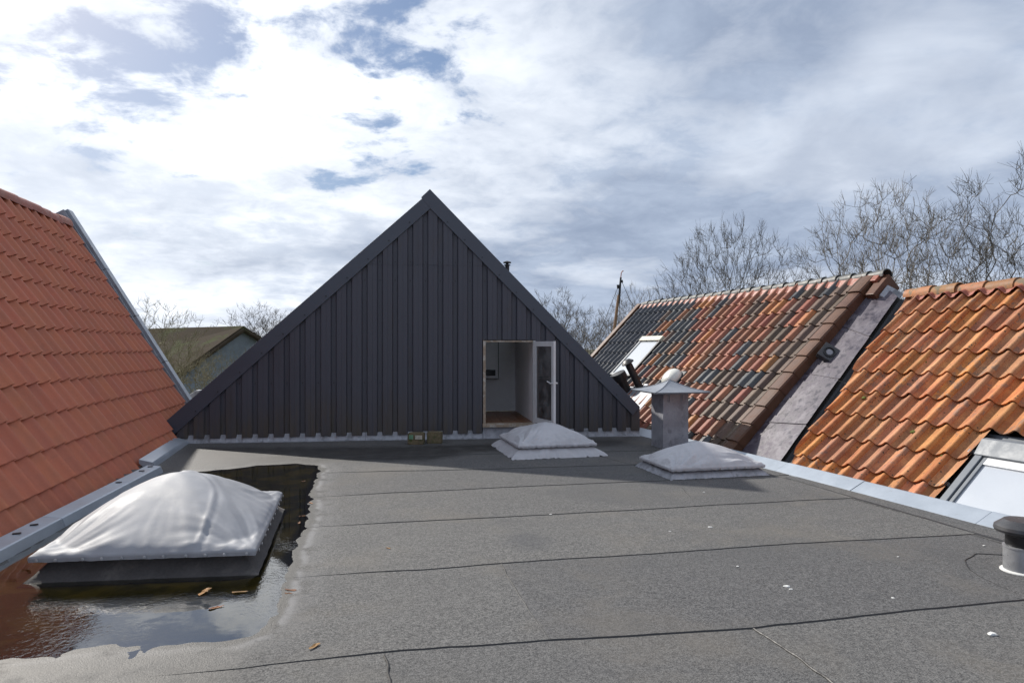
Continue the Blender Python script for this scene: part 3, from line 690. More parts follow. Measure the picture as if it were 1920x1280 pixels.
# ------------------------------------------------------------------ covered dome rooflights
def cover(x0, x1, y0, y1, hem, apex, curb, label, m, folds=(), seed=0, fold_amp=1., skirt=None, flare=.07, rot=0, shear=0.):
    cx_, cy_ = (x0 + x1) / 2, (y0 + y1) / 2; a, b_ = (x1 - x0) / 2, (y1 - y0) / 2
    T = Matrix.Translation((cx_, cy_, 0)) @ Matrix.Rotation(rot, 4, 'Z')
    root = thing('domed_rooflight', label, 'rooflight', (cx_, cy_, 0), rot)
    def chaikin(p):
        for _ in range(3): p = [p[0]] + [q for a_, c_ in zip(p, p[1:]) for q in ((a_[0] * .75 + c_[0] * .25, a_[1] * .75 + c_[1] * .25), (a_[0] * .25 + c_[0] * .75, a_[1] * .25 + c_[1] * .75))] + [p[-1]]
        return p
    folds = [(chaikin(list(p)), am, wd) for p, am, wd in folds]
    n = 96; H = apex - hem; V = []
    for j in range(n + 1):
        for i in range(n + 1):
            u, v = -1 + 2 * i / n, -1 + 2 * j / n
            t = (abs(u) ** 3.6 + abs(v) ** 3.6) ** (1 / 3.6); t = min(t, 1.25)
            g = 1 - min(t, 1.) ** 1.5
            corner = max(0, min(abs(u), abs(v)) - .35) / .65
            z = H * g + H * .06 * (1 - max(abs(u), abs(v)))
            th = math.atan2(v, u)
            band = max(0, 1 - abs(t - .78) / .34)
            w = fold_amp * (.016 * band * nz(th * 3.2, seed, t * .8) + .010 * band * nz(th * 8, seed + 4, t * 1.2) + .009 * nz(u * 2.2, v * 2.2, seed) + .003 * nz(u * 7, v * 7, seed))
            for k, (su, sv) in enumerate(((-1, -1), (1, -1), (1, 1), (-1, 1))):     # pulls towards each corner
                du, dv = su - u, sv - v; r = math.hypot(du, dv); ang = math.atan2(dv * su, du * su)
                w += fold_amp * .017 * math.sin(ang * 14 + k * 2 + seed + 2.5 * nz(r * 1.5, k)) ** 3 * math.exp(-((r - .45) / .34) ** 2)
            for (pts, amp, wd) in folds:
                dmin = 9; sgn = 1
                for (pa, pb) in zip(pts, pts[1:]):
                    ex, ey = pb[0] - pa[0], pb[1] - pa[1]; q = max(0, min(1, ((u - pa[0]) * ex + (v - pa[1]) * ey) / (ex * ex + ey * ey)))
                    dx, dy = u - pa[0] - q * ex, v - pa[1] - q * ey; dd = math.hypot(dx, dy)
                    if dd < dmin: dmin = dd; sgn = 1 if ex * dy - ey * dx > 0 else -1
                s = dmin * sgn
                w += amp * (.55 + .45 * nz(u * 3 + 5, v * 3, seed)) * (math.exp(-(s / wd) ** 2) - .45 * math.exp(-((s - 1.8 * wd) / wd) ** 2))
            edge = max(abs(u), abs(v)); s = (u if abs(v) > abs(u) else v)
            w += -.010 * fold_amp * max(0, 1 - (1 - edge) / .10) * abs(math.sin(s * math.pi * 5.5 + nz(s * 3, seed))) * 1.6
            w *= min(1, (1 - edge) / .06 + .25)
            # rounded edge
            V.append((u * a, v * b_, hem + z + w - .02 * max(0, 1 - (1 - edge) / .05) ** 2))
    Fs = [(j * (n + 1) + i, j * (n + 1) + i + 1, (j + 1) * (n + 1) + i + 1, (j + 1) * (n + 1) + i) for j in range(n) for i in range(n)]
    per = [i for i in range(n)] + [j * (n + 1) + n for j in range(n)] + [n * (n + 1) + n - i for i in range(n)] + [(n - j) * (n + 1) for j in range(n)]
    prev = per
    for off, dz in ((.008, -.008), (.011, -.024), (.006, -.038), (.007, -.044)):
        b0 = len(V)
        for q, k in enumerate(per):
            x, y, z = V[k]; r = math.hypot(x / a, y / b_); ph = q * .16
            wv = .006 * nz(ph * 2.2, seed, dz * 20) * fold_amp
            ox = math.copysign(1, x) if abs(abs(x) - a) < 1e-6 else 0; oy = math.copysign(1, y) if abs(abs(y) - b_) < 1e-6 else 0
            V.append((x + ox * (off + wv), y + oy * (off + wv), hem - .02 + dz + (.008 * nz(ph * 1.3, seed + 3) * fold_amp)))
        cur = list(range(b0, b0 + len(per))); m2 = len(per)
        Fs += [(prev[i], cur[i], cur[(i + 1) % m2], prev[(i + 1) % m2]) for i in range(m2)]
        prev = cur
    V = [(x, y + shear * x, z) for x, y, z in V]
    cov = obj('cover', V, Fs, M_[m], root, T, True)
    gm = MB().lathe([(.004, 0), (.011, .001), (.011, .004), (.004, .005)], 8)
    gme = setm(mesh('grommet', gm.v, gm.f), M_['ventpipe'])
    for i in range(11):
        for side in (0, 1):
            s = -.93 + 1.86 * (i + .3 * nz(i * 1.7, seed)) / 10
            ML = T @ Matrix.Translation((0, shear * (s * a if side == 0 else a), 0)) @ (Matrix.Translation((s * a, -b_ - .021, hem - .048)) @ Matrix.Rotation(R(90), 4, 'X') if side == 0 else Matrix.Translation(((a if seed == 0 else -a) + (.021 if seed == 0 else -.021), s * b_, hem - .048)) @ Matrix.Rotation(R(90) * (1 if seed == 0 else -1), 4, 'Y'))
            link(bpy.data.objects.new('grommet', gme), cov, ML)
    # curb
    ci = .08
    mb = MB(); V = []
    rings = [(-ci, hem - .03), (-ci, .16 if hem > .2 else .1), (-ci + flare * .35, .06), (flare * .7 - ci, .02), (flare - ci + .03, -.02)]
    k = 40; V = []; Fs = []
    for off, z in rings:
        A_, B_ = a + off, b_ + off
        loop = [(-A_ + 2 * A_ * i / k, -B_) for i in range(k)] + [(A_, -B_ + 2 * B_ * i / k) for i in range(k)] + [(A_ - 2 * A_ * i / k, B_) for i in range(k)] + [(-A_, B_ - 2 * B_ * i / k) for i in range(k)]
        for q, (x, y) in enumerate(loop): V.append((x + .006 * nz(q * .3, z * 9), y + .006 * nz(q * .3, z * 9, 5), z + (.01 * nz(q * .25, 3) if z < .1 and z > 0 else 0)))
    m2 = 4 * k
    for r_ in range(len(rings) - 1): Fs += [(r_ * m2 + i, (r_ + 1) * m2 + i, (r_ + 1) * m2 + (i + 1) % m2, r_ * m2 + (i + 1) % m2) for i in range(m2)]
    V = [(x, y + shear * x, z) for x, y, z in V]
    obj('curb', V, Fs, M_[curb], root, T, True)
    if skirt:
        V = []; Fs = []; k = 60
        for t in range(6):
            f = t / 5; off = -.085 + f * (skirt + .085)
            A_, B_ = a + off, b_ + off; z = (hem - .05) * (1 - f) ** .8 + .006
            loop = [(-A_ + 2 * A_ * i / k, -B_) for i in range(k)] + [(A_, -B_ + 2 * B_ * i / k) for i in range(k)] + [(A_ - 2 * A_ * i / k, B_) for i in range(k)] + [(-A_, B_ - 2 * B_ * i / k) for i in range(k)]
            for q, (x, y) in enumerate(loop):
                w = (.022 * nz(q * .22, seed, f) + .014 * nz(q * .7, seed + 2, f)) * f * (2.0 if curb == 'lead' and seed == 2 else 1)
                r = math.hypot(x, y); V.append((x * (1 + w / r), y * (1 + w / r), max(.006, z + abs(w) * .7 * f + .004 * nz(q * .5, f * 6, 1))))
        m2 = 4 * k
        for r_ in range(5): Fs += [(r_ * m2 + i, (r_ + 1) * m2 + i, (r_ + 1) * m2 + (i + 1) % m2, r_ * m2 + (i + 1) % m2) for i in range(m2)]
        obj('skirt', V, Fs, M_['lead'] if seed != 2 else M_['cloth2'], root, T, True)
    return root
cover(-2.12, -.65, 5.20, 7.14, .195, .535, 'upstand', 'large silver tarpaulin covered rooflight on a black upstand in the puddle', 'cloth',
      folds=(([(.02, .12), (.22, .10), (.42, -.15), (.50, -.5), (.47, -.92)], .020, .026), ([(.30, .15), (.62, -.35), (.80, -.9)], .012, .06), ([(.2, .35), (.98, .30)], .008, .05), ([(-.25, -.1), (-.6, -.5), (-.93, -.92)], .010, .07)), seed=0, flare=.11, fold_amp=.6, shear=-.12)
cover(3.77, 5.02, 7.53, 8.45, .165, .375, 'lead', 'low grey covered rooflight with lead skirt beside the zinc chimney', 'cloth2', folds=(([(-.35, .2), (-.42, -.4), (-.5, -.95)], .014, .05), ([(.4, 0), (.7, -.6), (.75, -.95)], .006, .05)), seed=1, fold_amp=1., skirt=.05)
cover(2.35, 3.52, 9.45, 10.7, .215, .435, 'lead', 'grey covered rooflight with ragged skirt under the open door', 'cloth2', folds=(([(-.3, .1), (-.62, -.5), (-.92, -.92)], .012, .05), ([(.5, .1), (.8, -.5), (.95, -.9)], .010, .05)), seed=2, fold_amp=1.25, skirt=.12)

# ------------------------------------------------------------------ zinc chimney with pyramid cap
c = G(1243.5, 843); s = .43
ch = thing('zinc_chimney', 'square grey zinc duct chimney with a low pyramid cap', 'chimney', (c.x + s / 2, c.y + s / 2, 0))
Mc = Matrix.Translation((c.x + s / 2, c.y + s / 2, 0))
MB().box(-s / 2, s / 2, -s / 2, s / 2, -.02, .865).build('duct', M_['zincdull'], ch, Mc, bevel=.006)
MB().box(-s / 2 - .006, s / 2 + .006, -s / 2 - .006, -s / 2 + .02, -.018, .04).build('base_flange', M_['lead'], ch, Mc)
MB().box(-s / 2 + .03, s / 2 - .03, -s / 2 + .03, s / 2 - .03, .8, .93).build('opening', M_['black'], ch, Mc)
for x, y in ((-.12, -s / 2 - .004), (.1, -s / 2 - .004), (-.12, s / 2 + .004), (.1, s / 2 + .004)):
    sg = 1 if y > 0 else -1
    mb = MB()
    for dx in (-.012, .012): mb.tube([(x + dx, y, .74), (x + dx, y + sg * .002, .87), (x + dx, y, .95)], [.004] * 3, 6)
    mb.tube([(x - .012, y, .741), (x + .012, y, .741)], [.004] * 2, 6)
    mb.build('cap_strap', M_['zincdull'], ch, Mc)
q = .46; zc_ = .905; apx = 1.075
mb = MB(); n = 8
for sx, sy in ((0, -1), (1, 0), (0, 1), (-1, 0)):
    A_ = Vector((q * (sx - sy * 0) if sx else -q, q * sy if sy else -q, zc_)); B_ = Vector((q * sx if sx else q, q * sy if sy else q, zc_)); P_ = Vector((0, 0, apx))
    rows = []
    for i in range(n + 1):
        t = i / n; a2, b2 = A_.lerp(P_, t), B_.lerp(P_, t); sag = -.028 * math.sin(math.pi * t)
        a2.z += sag; b2.z += sag; rows.append((a2, b2))
    for (a2, b2), (a3, b3) in zip(rows, rows[1:]):
        mb.quad(a2, b2, b3, a3) if (sx == 0 and sy < 0) or sx > 0 else mb.quad(b2, a2, a3, b3)
    mb.quad(A_, B_, B_ + Vector((-sx * .01, -sy * .01, -.022)), A_ + Vector((-sx * .01, -sy * .01, -.022)))
mb.quad((-q + .01, -q + .01, zc_ - .02), (-q + .01, q - .01, zc_ - .02), (q - .01, q - .01, zc_ - .02), (q - .01, -q + .01, zc_ - .02))
cap = mb.build('pyramid_cap', M_['zinc'], ch, Mc)
for sx, sy in ((-1, -1), (1, -1), (1, 1), (-1, 1)):
    pts = [Vector((sx * q, sy * q, zc_ + .002)).lerp(Vector((0, 0, apx + .002)), i / 6) - Vector((0, 0, .028 * math.sin(math.pi * i / 6))) for i in range(7)]
    MB().tube(pts, [.006] * 7, 6).build('hip_seam', M_['zinc'], cap, Mc)

# ------------------------------------------------------------------ vent at the right edge
c = G(1918, 1073)
v = thing('roof_vent', 'grey metal vent pipe with black mushroom cap beside the roof window', 'vent', (c.x, c.y, 0)); Mv = Matrix.Translation((c.x, c.y, .012))
MB().lathe([(.118, 0), (.118, .165), (.122, .168), (.122, .178), (.10, .18)], 32).build('pipe', M_['ventpipe'], v, Mv, angle=40)
MB().lathe([(.10, .172), (.107, .19), (.105, .25), (.125, .275), (.02, .28)], 32).build('neck', M_['black'], v, Mv, angle=40)
MB().lathe([(.04, .265), (.14, .268), (.168, .278), (.176, .296), (.170, .318), (.150, .334), (.135, .345), (.12, .358), (.115, .362), (.02, .366)], 40).build('cap', M_['ventdark'], v, Mv, angle=30)
MB().lathe([(.14, -.01), (.137, .004), (.12, .012), (.1, .012)], 24).build('sealant', M_['dropping'], v, Mv, angle=40)

# ------------------------------------------------------------------ tiles
def tile_mesh(name, w, L_, prof, lift, th, m, nseg=3, sag=0.):
    # prof: (fraction across, height); lower end at y=0
    V = []; Fs = []; k = len(prof)
    for j in range(nseg + 1):
        y = L_ * j / nseg
        for s, h in prof: V.append((s * w, y, h * (1 - .0 * j) + lift * (1 - j / nseg) - sag * math.sin(math.pi * j / nseg)))
    for j in range(nseg):
        for i in range(k - 1): Fs.append((j * k + i, j * k + i + 1, (j + 1) * k + i + 1, (j + 1) * k + i))
    ns = len(Fs)
    b0 = len(V)
    for s, h in prof: V += [(s * w, 0, h + lift), (s * w, .003, h + lift - th)]
    for i in range(k - 1): Fs.append((b0 + 2 * i, b0 + 2 * i + 1, b0 + 2 * i + 3, b0 + 2 * i + 2))
    for e, sg in ((0, 1), (k - 1, -1)):
        s, h = prof[e]; b1 = len(V); V += [(s * w, 0, h + lift), (s * w, L_, h), (s * w, L_, h - th), (s * w, 0, h + lift - th)]
        Fs.append((b1, b1 + 1, b1 + 2, b1 + 3) if sg < 0 else (b1 + 3, b1 + 2, b1 + 1, b1))
    me = mesh(name, V, Fs); me.polygons.foreach_set('use_smooth', [i < ns for i in range(len(Fs))])
    if m: me.materials.append(m)
    return me
def frame(o_, e1, e2):
    e1 = Vector(e1).normalized(); e2 = Vector(e2).normalized(); n = e1.cross(e2)
    return Matrix(((e1.x, e2.x, n.x, o_[0]), (e1.y, e2.y, n.y, o_[1]), (e1.z, e2.z, n.z, o_[2]), (0, 0, 0, 1)))
class Roof:
    def __init__(s, o_, e1, e2): s.M = frame(o_, e1, e2); s.I = s.M.inverted(); s.n = s.M.to_3x3() @ Vector((0, 0, 1)); s.o = Vector(o_)
    def at(s, px, py, off=0.): return s.I @ hit(px, py, s.o + s.n * off, s.n)
    def w(s, a, b_, c=0.): return s.M @ Vector((a, b_, c))
GP = [(300, 840), (300, 790), (806, 350), (1200, 762), (1200, 840)]
def inpoly(x, y, P):
    r = False
    for (x0, y0), (x1, y1) in zip(P, P[1:] + P[:1]):
        if (y0 > y) != (y1 > y) and x < x0 + (y - y0) / (y1 - y0) * (x1 - x0): r = not r
    return r
def visible(p):
    if (p.x * SP + p.y * CP) < .3: return False
    x, y = proj(p); return -70 < x < 1990 and -40 < y < 1320 and not inpoly(x, y, GP)
def lay(roofobj, fr, tiles, name, limit=300):
    # tiles: (mesh, a, b, extra rotation) ; the largest 300 in view become parts, the rest one joined part
    vis = []; rest = []
    for t in tiles:
        p = fr.w(t[1] + .12, t[2] + .18); (vis if visible(p) else rest).append(((p - CAM).length, t))
    vis.sort(key=lambda q: q[0]); rest += vis[limit:]; vis = vis[:limit]
    for _, (me, a, b_, rz) in vis:
        o = bpy.data.objects.new(name, me); COL.objects.link(o); o.parent = roofobj
        o.location = (a, b_, random.uniform(-.002, .002)); o.rotation_euler = (random.gauss(0, .006), random.gauss(0, .006), rz + random.gauss(0, .004))
    groups = {}
    for _, t in rest: groups.setdefault(t[0].materials[0].name, []).append(t)
    for mn, ts in groups.items():
        V = []; Fs = []; 
        for me, a, b_, rz in ts:
            b0 = len(V); V += [(v.co.x + a, v.co.y + b_, v.co.z) for v in me.vertices]; Fs += [tuple(b0 + i for i in f.vertices) for f in me.polygons]
        me = mesh(name + 's_beyond', V, Fs); me.materials.append(ts[0][0].materials[0])
        o = bpy.data.objects.new(name + 's_beyond', me); COL.objects.link(o); o.parent = roofobj; o['kind'] = 'stuff'

# ---- left house: new red tiles
PT = 59.7; tb = math.tan(R(PT)); zb = -.35
lh = thing('house', 'house with smooth new red roof tiles and a grey metal verge', 'house', (-5, 9, -4.6))
RLx = -2.80 - zb / tb
LR = Roof((RLx, 4.5, zb), (0, 1, 0), (-math.cos(R(PT)), 0, math.sin(R(PT))))
YV = 14.0; slope_len = (3.80 - zb) / math.sin(R(PT)); al = YV - 4.5
lroof = MB().quad((-3, 0, -.02), (al, 0, -.02), (al, slope_len, -.02), (-3, slope_len, -.02)).quad((-3, slope_len, -.02), (al, slope_len, -.02), (al, slope_len + 2.3, -3.9), (-3, slope_len + 2.3, -3.9)).build('roof', M_['sarking'], lh, LR.M)
prof = [(0, .012), (.06, .004), (.25, .0), (.45, .002), (.62, .008), (.72, .022), (.79, .052), (.84, .074), (.90, .082), (.96, .074), (1.0, .034)]
g_l = .375; wl = .292
tm = tile_mesh('tile', wl, g_l + .07, prof, .044, .022, M_['red'], 2)
tiles = []
nr = int(slope_len / g_l) + 1; nc = int((al + 3) / wl)
for r in range(nr):
    bb = slope_len - .06 - (r + 1) * g_l
    for k in range(nc): tiles.append((tm, al - .06 - (k + 1) * wl, bb, 0))
lay(lroof, LR, tiles, 'tile')
def ridge_mesh(name, L_, r0, r1, m, th=.016, k=10, a0=-100, a1=100, n=2):
    V = []; Fs = []
    for j in range(n + 1):
        r = r0 + (r1 - r0) * j / n
        for i in range(k + 1):
            t = R(a0 + (a1 - a0) * i / k); V.append((r * math.sin(t), L_ * j / n, r * math.cos(t)))
    for j in range(n):
        for i in range(k): Fs.append((j * (k + 1) + i, (j + 1) * (k + 1) + i, (j + 1) * (k + 1) + i + 1, j * (k + 1) + i + 1))
    ns = len(Fs)
    for j, sg in ((0, 1), (n, -1)):
        b0 = len(V); r = r0 if j == 0 else r1
        for i in range(k + 1):
            t = R(a0 + (a1 - a0) * i / k); V += [(r * math.sin(t), L_ * j / n, r * math.cos(t)), ((r - th) * math.sin(t), L_ * j / n, (r - th) * math.cos(t))]
        for i in range(k): Fs.append((b0 + 2 * i, b0 + 2 * i + 2, b0 + 2 * i + 3, b0 + 2 * i + 1) if sg > 0 else (b0 + 2 * i + 1, b0 + 2 * i + 3, b0 + 2 * i + 2, b0 + 2 * i))
    me = mesh(name, V, Fs); me.polygons.foreach_set('use_smooth', [i < ns for i in range(len(Fs))]); me.materials.append(m); return me
def ridge_row(roofobj, fr, a_list, b_, off, L_, r0, r1, m, name='ridge_tile', tilt=0, jit=.01, flip=False):
    me = ridge_mesh(name, L_ + .05, r0, r1, m)
    # ridge tiles run along e1, crown towards world up
    up = fr.M.to_3x3().inverted() @ Vector((0, 0, 1)); ax = Vector((1, 0, 0)); 
    if flip: ax = -ax
    side = ax.cross(up).normalized(); Mr = Matrix(((side.x, ax.x, up.x), (side.y, ax.y, up.y), (side.z, ax.z, up.z))).to_4x4()
    for a in a_list:
        o = bpy.data.objects.new(name, me); COL.objects.link(o); o.parent = roofobj
        o.matrix_local = Matrix.Translation((a, b_, off + random.uniform(-jit, jit))) @ Mr @ Matrix.Rotation(tilt + random.gauss(0, jit), 4, 'X')
ridge_row(lroof, LR, [al - .12 - .40 * (i + 1) for i in range(12)], slope_len + .02, -.01, .40, .125, .15, M_['redridge'], tilt=-.04)
# verge capping in lengths
vl = [0, .9, 1.85, 2.85, 3.85, slope_len + .30]
for p, q in zip(vl, vl[1:]):
    MB().box(al + .03, al + .10, p + .002, q - .002, -.05, .105).build('verge_trim', M_['zincdull'], lh, LR.M, bevel=.005)
    MB().box(al + .102, al + .34, p + .004, q - .004, -.12, .155).build('verge_capping', M_['zinc'], lh, LR.M, bevel=.006)
MB().box(RLx - 5, RLx - .1, -3, YV + .03, -4.6, zb + .2).build('wall', M_['brickwall'], lh)
ap = LR.w(al, slope_len)
MB().prism([(RLx, YV + .04, zb), (ap.x, YV + .04, ap.z - .1), (ap.x - 2.3, YV + .04, zb)], (0, .1, 0)).build('gable_wall', M_['brickwall'], lh)
# small capped parapet behind the gable
p = CAM + ray(352, 752) * 17.2
o = MB().prism([(p.x - .28, p.y, p.z - .4), (p.x - .28, p.y, p.z - .06), (p.x + .19, p.y, p.z + .27), (p.x + .28, p.y, p.z + .27), (p.x + .28, p.y, p.z - .4)], (0, .3, 0)).build('parapet_end', M_['zincdull'], None, bevel=.01)
MB().box(p.x - .3, p.x + .32, p.y, p.y + .3, -4.6, p.z - .39).build('wall', M_['brickwall'], o)
tag(o, 'small sloped grey metal parapet end peeking over the dark gable roof', 'parapet')

# ---- right-hand houses
KD = Vector((.063, -1, 0)).normalized(); PD = Vector((1, .063, 0)).normalized()
# mid house
YN = 8.64
nb = Vector((5.40, YN, .05)); nt_ = Vector((8.08, YN, 2.75))
run = (nt_ - nb).dot(PD); rise = nt_.z - nb.z; sl_m = math.atan2(rise, run)
e2 = (PD * math.cos(sl_m) + Vector((0, 0, math.sin(sl_m)))).normalized()
far = 8.15
o_ = nb - KD * far - e2 * .45 - KD.cross(e2) * .06
far = 7.83
MR = Roof(o_, KD, e2); blen = .45 + math.hypot(run, rise)
mh = thing('house', 'house with mixed brown, red and grey glazed roof tiles', 'house', (7.5, 12, -4.6))
mroof = MB().quad((0, 0, -.02), (far, 0, -.02), (far, blen, -.02), (0, blen, -.02)).build('roof', M_['sarking'], mh, MR.M)
MB().quad((0, blen, -.02), (far, blen, -.02), (far, blen - .1, -4), (0, blen - .1, -4)).build('back_slope', M_['sarking'], mh, MR.M)
pm = [(0, .0), (.30, .0), (.50, .003), (.57, .012), (.61, .034), (.67, .052), (.745, .060), (.83, .054), (.90, .036), (.95, .010), (1.0, .004)]
g_m = .352; w_m = .252
def midtile(mn): return tile_mesh('tile', w_m, g_m + .06, pm, .030, .016, M_[mn], 2)
mids = {k: midtile(k) for k in ('t_brown', 't_red', 't_grey', 't_dark', 't_orange')}
def skyhole(c):
    return inpoly(c[0], c[1], SKY)
sk = [MR.at(*p, .06) for p in ((1200, 633), (1232, 632), (1196, 705), (1149, 705))]
sk_a0, sk_a1 = min(sk[0].x, sk[3].x), max(sk[1].x, sk[2].x) - .05
sk_a0 = (sk[0].x + sk[3].x) / 2; sk_a1 = (sk[1].x + sk[2].x) / 2
sk_b0, sk_b1 = (sk[2].y + sk[3].y) / 2, (sk[0].y + sk[1].y) / 2
tiles = []
rng = random.Random(11)
ncol = int((far - .16) / w_m)
for r in range(int(blen / g_m) + 1):
    bb = blen - .05 - (r + 1) * g_m
    for k in range(ncol):
        a = far - .20 - (k + 1) * w_m
        f = (a + w_m / 2) / far
        cxx, cyy = a + w_m / 2, bb + g_m / 2
        if sk_a0 - .02 < cxx < sk_a1 + .02 and sk_b0 < cyy < sk_b1: continue
        # colours drift in broad patches across the roof
        n_ = nz(k * .22, r * .35, 5); q = rng.random()
        if f < .27 + .10 * (r / 10 - .5): mn = 't_dark'
        elif f < .47: mn = 't_grey' if q < .62 + n_ * .3 else ('t_red' if q < .9 else ('t_brown' if q < .96 else 't_orange'))
        elif f < .80: mn = 't_red' if q < .58 + n_ * .5 else ('t_grey' if q < .70 + n_ * .2 else ('t_brown' if q < .94 else 't_orange'))
        else: mn = 't_brown' if q < .58 else ('t_red' if q < .82 else ('t_grey' if q < .95 else 't_orange'))
        if k < 2: mn = 't_brown'
        tiles.append((mids[mn], a, bb, 0))
lay(mroof, MR, tiles, 'tile')
ridge_row(mroof, MR, [.02 + .33 * i for i in range(24)], blen + .02, -.035, .33,   .088, .104, M_['ridgedark'], tilt=.045, jit=.004)
# red ventilating strip under the ridge: scalloped over every tile
V = []; Fs = []; n = ncol * 8
for i in range(n + 1):
    a = far - .2 - ncol * w_m + ncol * w_m * i / n; s = (i / 8) % 1; h = np.interp(s, [q[0] for q in pm], [q[1] for q in pm])
    for t in range(4): V.append((a, blen - .005 - .05 * t - (.035 * (.5 + .5 * math.cos((s - .25) * 2 * math.pi)) * t / 3), h * t / 3 + .045 - .011 * t))
Fs = [(i * 4 + j, i * 4 + j + 1, (i + 1) * 4 + j + 1, (i + 1) * 4 + j) for i in range(n) for j in range(3)]
obj('ridge_strip', V, Fs, M_['redstrip'], mh, MR.M, True)
MB().box(far + .04, far + .22, blen - .42, blen + .02, -.30, .0).build('ridge_end_cheek', M_['verge'], mh, MR.M, bevel=.01)
# verge tiles: an L of top and side cheek
vprof = [(-.06, .050), (.0, .058), (.05, .060), (.12, .058), (.17, .052), (.19, .03), (.192, -.16)]
V = []; Fs = []; k = len(vprof)
for j, y in enumerate((0, g_m + .03)):
    for x, z in vprof: V.append((x + (.006 if j == 0 else 0) * (x > .15), y, z + .028 * (1 - j)))
Fs = [(i, i + 1, k + i + 1, k + i) for i in range(k - 1)]
b0 = len(V)
for x, z in vprof: V += [(x, 0, z + .028), (x - (.02 if x > .15 else 0), .0, z + .028 - (.018 if x <= .17 else 0))]
Fs += [(b0 + 2 * i, b0 + 2 * i + 1, b0 + 2 * i + 3, b0 + 2 * i + 2) for i in range(k - 1)]
vme = setm(mesh('verge_tile', V, Fs), M_['verge'])
for r in range(int(blen / g_m) + 1):
    o = bpy.data.objects.new('verge_tile', vme); COL.objects.link(o); o.parent = mroof; o.location = (far - .19, blen - .06 - (r + 1) * g_m, .0); o.rotation_euler = (random.gauss(0, .008), 0, random.gauss(0, .006))
# red mesh closing piece and side at the ridge end
MB().box(far - .20, far + .10, blen - .15, blen + .04, -.12, .05).build('ridge_end_closure', M_['redstrip'], mh, MR.M, bevel=.01)
# far verge
MB().box(-.16, .03, .2, blen, -.08, .07).build('far_verge_trim', M_['verge'], mh, MR.M, bevel=.01)
MB().box(6.0, 10.5, YN + .1, YN + far - .1, -4.6, .2).build('wall', M_['brickwall'], mh)
# roof window on the mid roof
Mk = MR.M
fr_ = MB(); a0, a1, b0_, b1 = sk_a0, sk_a1, sk_b0, sk_b1; t_ = .07
rw = MB().box(a0, a1, b0_, b1, -.05, .03).build('roof_window', M_['steelgrey'], mh, Mk)
MB().box(a0, a0 + t_, b0_ + .001, b1 - .14, .031, .085).build('frame', M_['steelgrey'], rw, Mk, bevel=.006)
MB().box(a1 - t_, a1, b0_ + .001, b1 - .14, .031, .085).build('frame', M_['black'], rw, Mk, bevel=.006)
MB().box(a0 + t_, a1 - t_, b0_, b0_ + t_, .031, .083).build('frame', M_['steelgrey'], rw, Mk, bevel=.006)
MB().box(a0, a1, b1 - .139, b1, .031, .11).build('hood', M_['creamwood'], rw, Mk, bevel=.008)
MB().box(a0 + t_, a1 - t_, b0_ + t_, b1 - .14, .05, .066).build('pane', M_['skylightglass'], rw, Mk)
# flues standing square to the slope
def flue(px, py, px2, py2, prof, m, name='flue'):
    p = MR.at(px, py)
    d = (MR.I.to_3x3() @ Vector((-.12, 0, 1))).normalized()
    base = MR.w(p.x, p.y, 0); up = (MR.n * .62 + Vector((0, 0, 1)) * .38).normalized()
    Mf = Matrix.Translation(base) @ up.to_track_quat('Z', 'Y').to_matrix().to_4x4()
    f = MB().lathe(prof, 24, Mf).build(name, M_[m], mh, angle=35)
    MB().box(p.x - .17, p.x + .17, p.y - .2, p.y + .16, .0, .064).build('flue_flashing', M_['lead'], f, MR.M, bevel=.015)
    return f
flue(1178, 738, 1172, 690, [(.10, -.1), (.10, .33), (.15, .335), (.155, .36), (.155, .47), (.145, .50), (.05, .51)], 'black')
flue(1203, 733, 1187, 668, [(.075, -.1), (.075, .62), (.05, .621), (.05, .65), (.13, .655), (.13, .672), (.07, .725), (.02, .735)], 'black')
p = MR.at(1198, 752); MB().box(p.x - .45, p.x + .45, p.y - .28, p.y + .3, .03, .068).build('lead_apron', M_['lead'], mh, MR.M, bevel=.012)
# light dome on the tiles
p = MR.at(1266, 716)
ld = MB().box(p.x - .24, p.x + .24, p.y - .24, p.y + .24, .02, .075).build('dome_flashing', M_['black'], mh, MR.M, bevel=.02)
prof_d = [(.22, .07), (.222, .10), (.21, .15), (.18, .195), (.135, .225), (.075, .243), (.01, .248)]
MB().lathe(prof_d, 28, MR.M @ Matrix.Translation((p.x, p.y, 0))).build('light_dome', M_['acryl'], ld, smooth=True)
MB().lathe([(.215, .068), (.22, .085), (.205, .1)], 28, MR.M @ Matrix.Translation((p.x, p.y, 0))).build('dome_ring', M_['creamwood'], ld, smooth=True)

# orange house
op_t = Vector((8.05, 8.3, 2.40)); op_b = Vector((5.49, 7.81, .09))
run = (op_t - op_b).dot(PD); sl_o = math.atan2(op_t.z - op_b.z, run)
e2 = (PD * math.cos(sl_o) + Vector((0, 0, math.sin(sl_o)))).normalized()
o_ = op_b - KD * ((op_b - Vector((0, 8.6, 0))).dot(KD)) ; o_ = o_ - e2 * .35 - KD.cross(e2) * .085
OR = Roof(o_, KD, e2)
olen = (op_t - o_).dot(e2); ow = 7.4
oh = thing('house', 'house with weathered bright orange hollow clay roof tiles', 'house', (8, 5, -4.6))
bl = [OR.at(*p) for p in ((1712, 545), (1484, 868))]        # edge beside the lead cheek
def aedge(b_): return bl[1].x + (bl[0].x - bl[1].x) * (b_ - bl[1].y) / (bl[0].y - bl[1].y)
oroof = MB().quad((aedge(0) + .0, 0, -.06), (ow, 0, -.06), (ow, olen, -.06), (aedge(olen) + .0, olen, -.06)).build('roof', M_['sarking'], oh, OR.M)
MB().quad((-.1, olen, -.05), (ow, olen, -.05), (ow, olen - .2, -4), (-.1, olen - .2, -4)).build('back_slope', M_['sarking'], oh, OR.M)
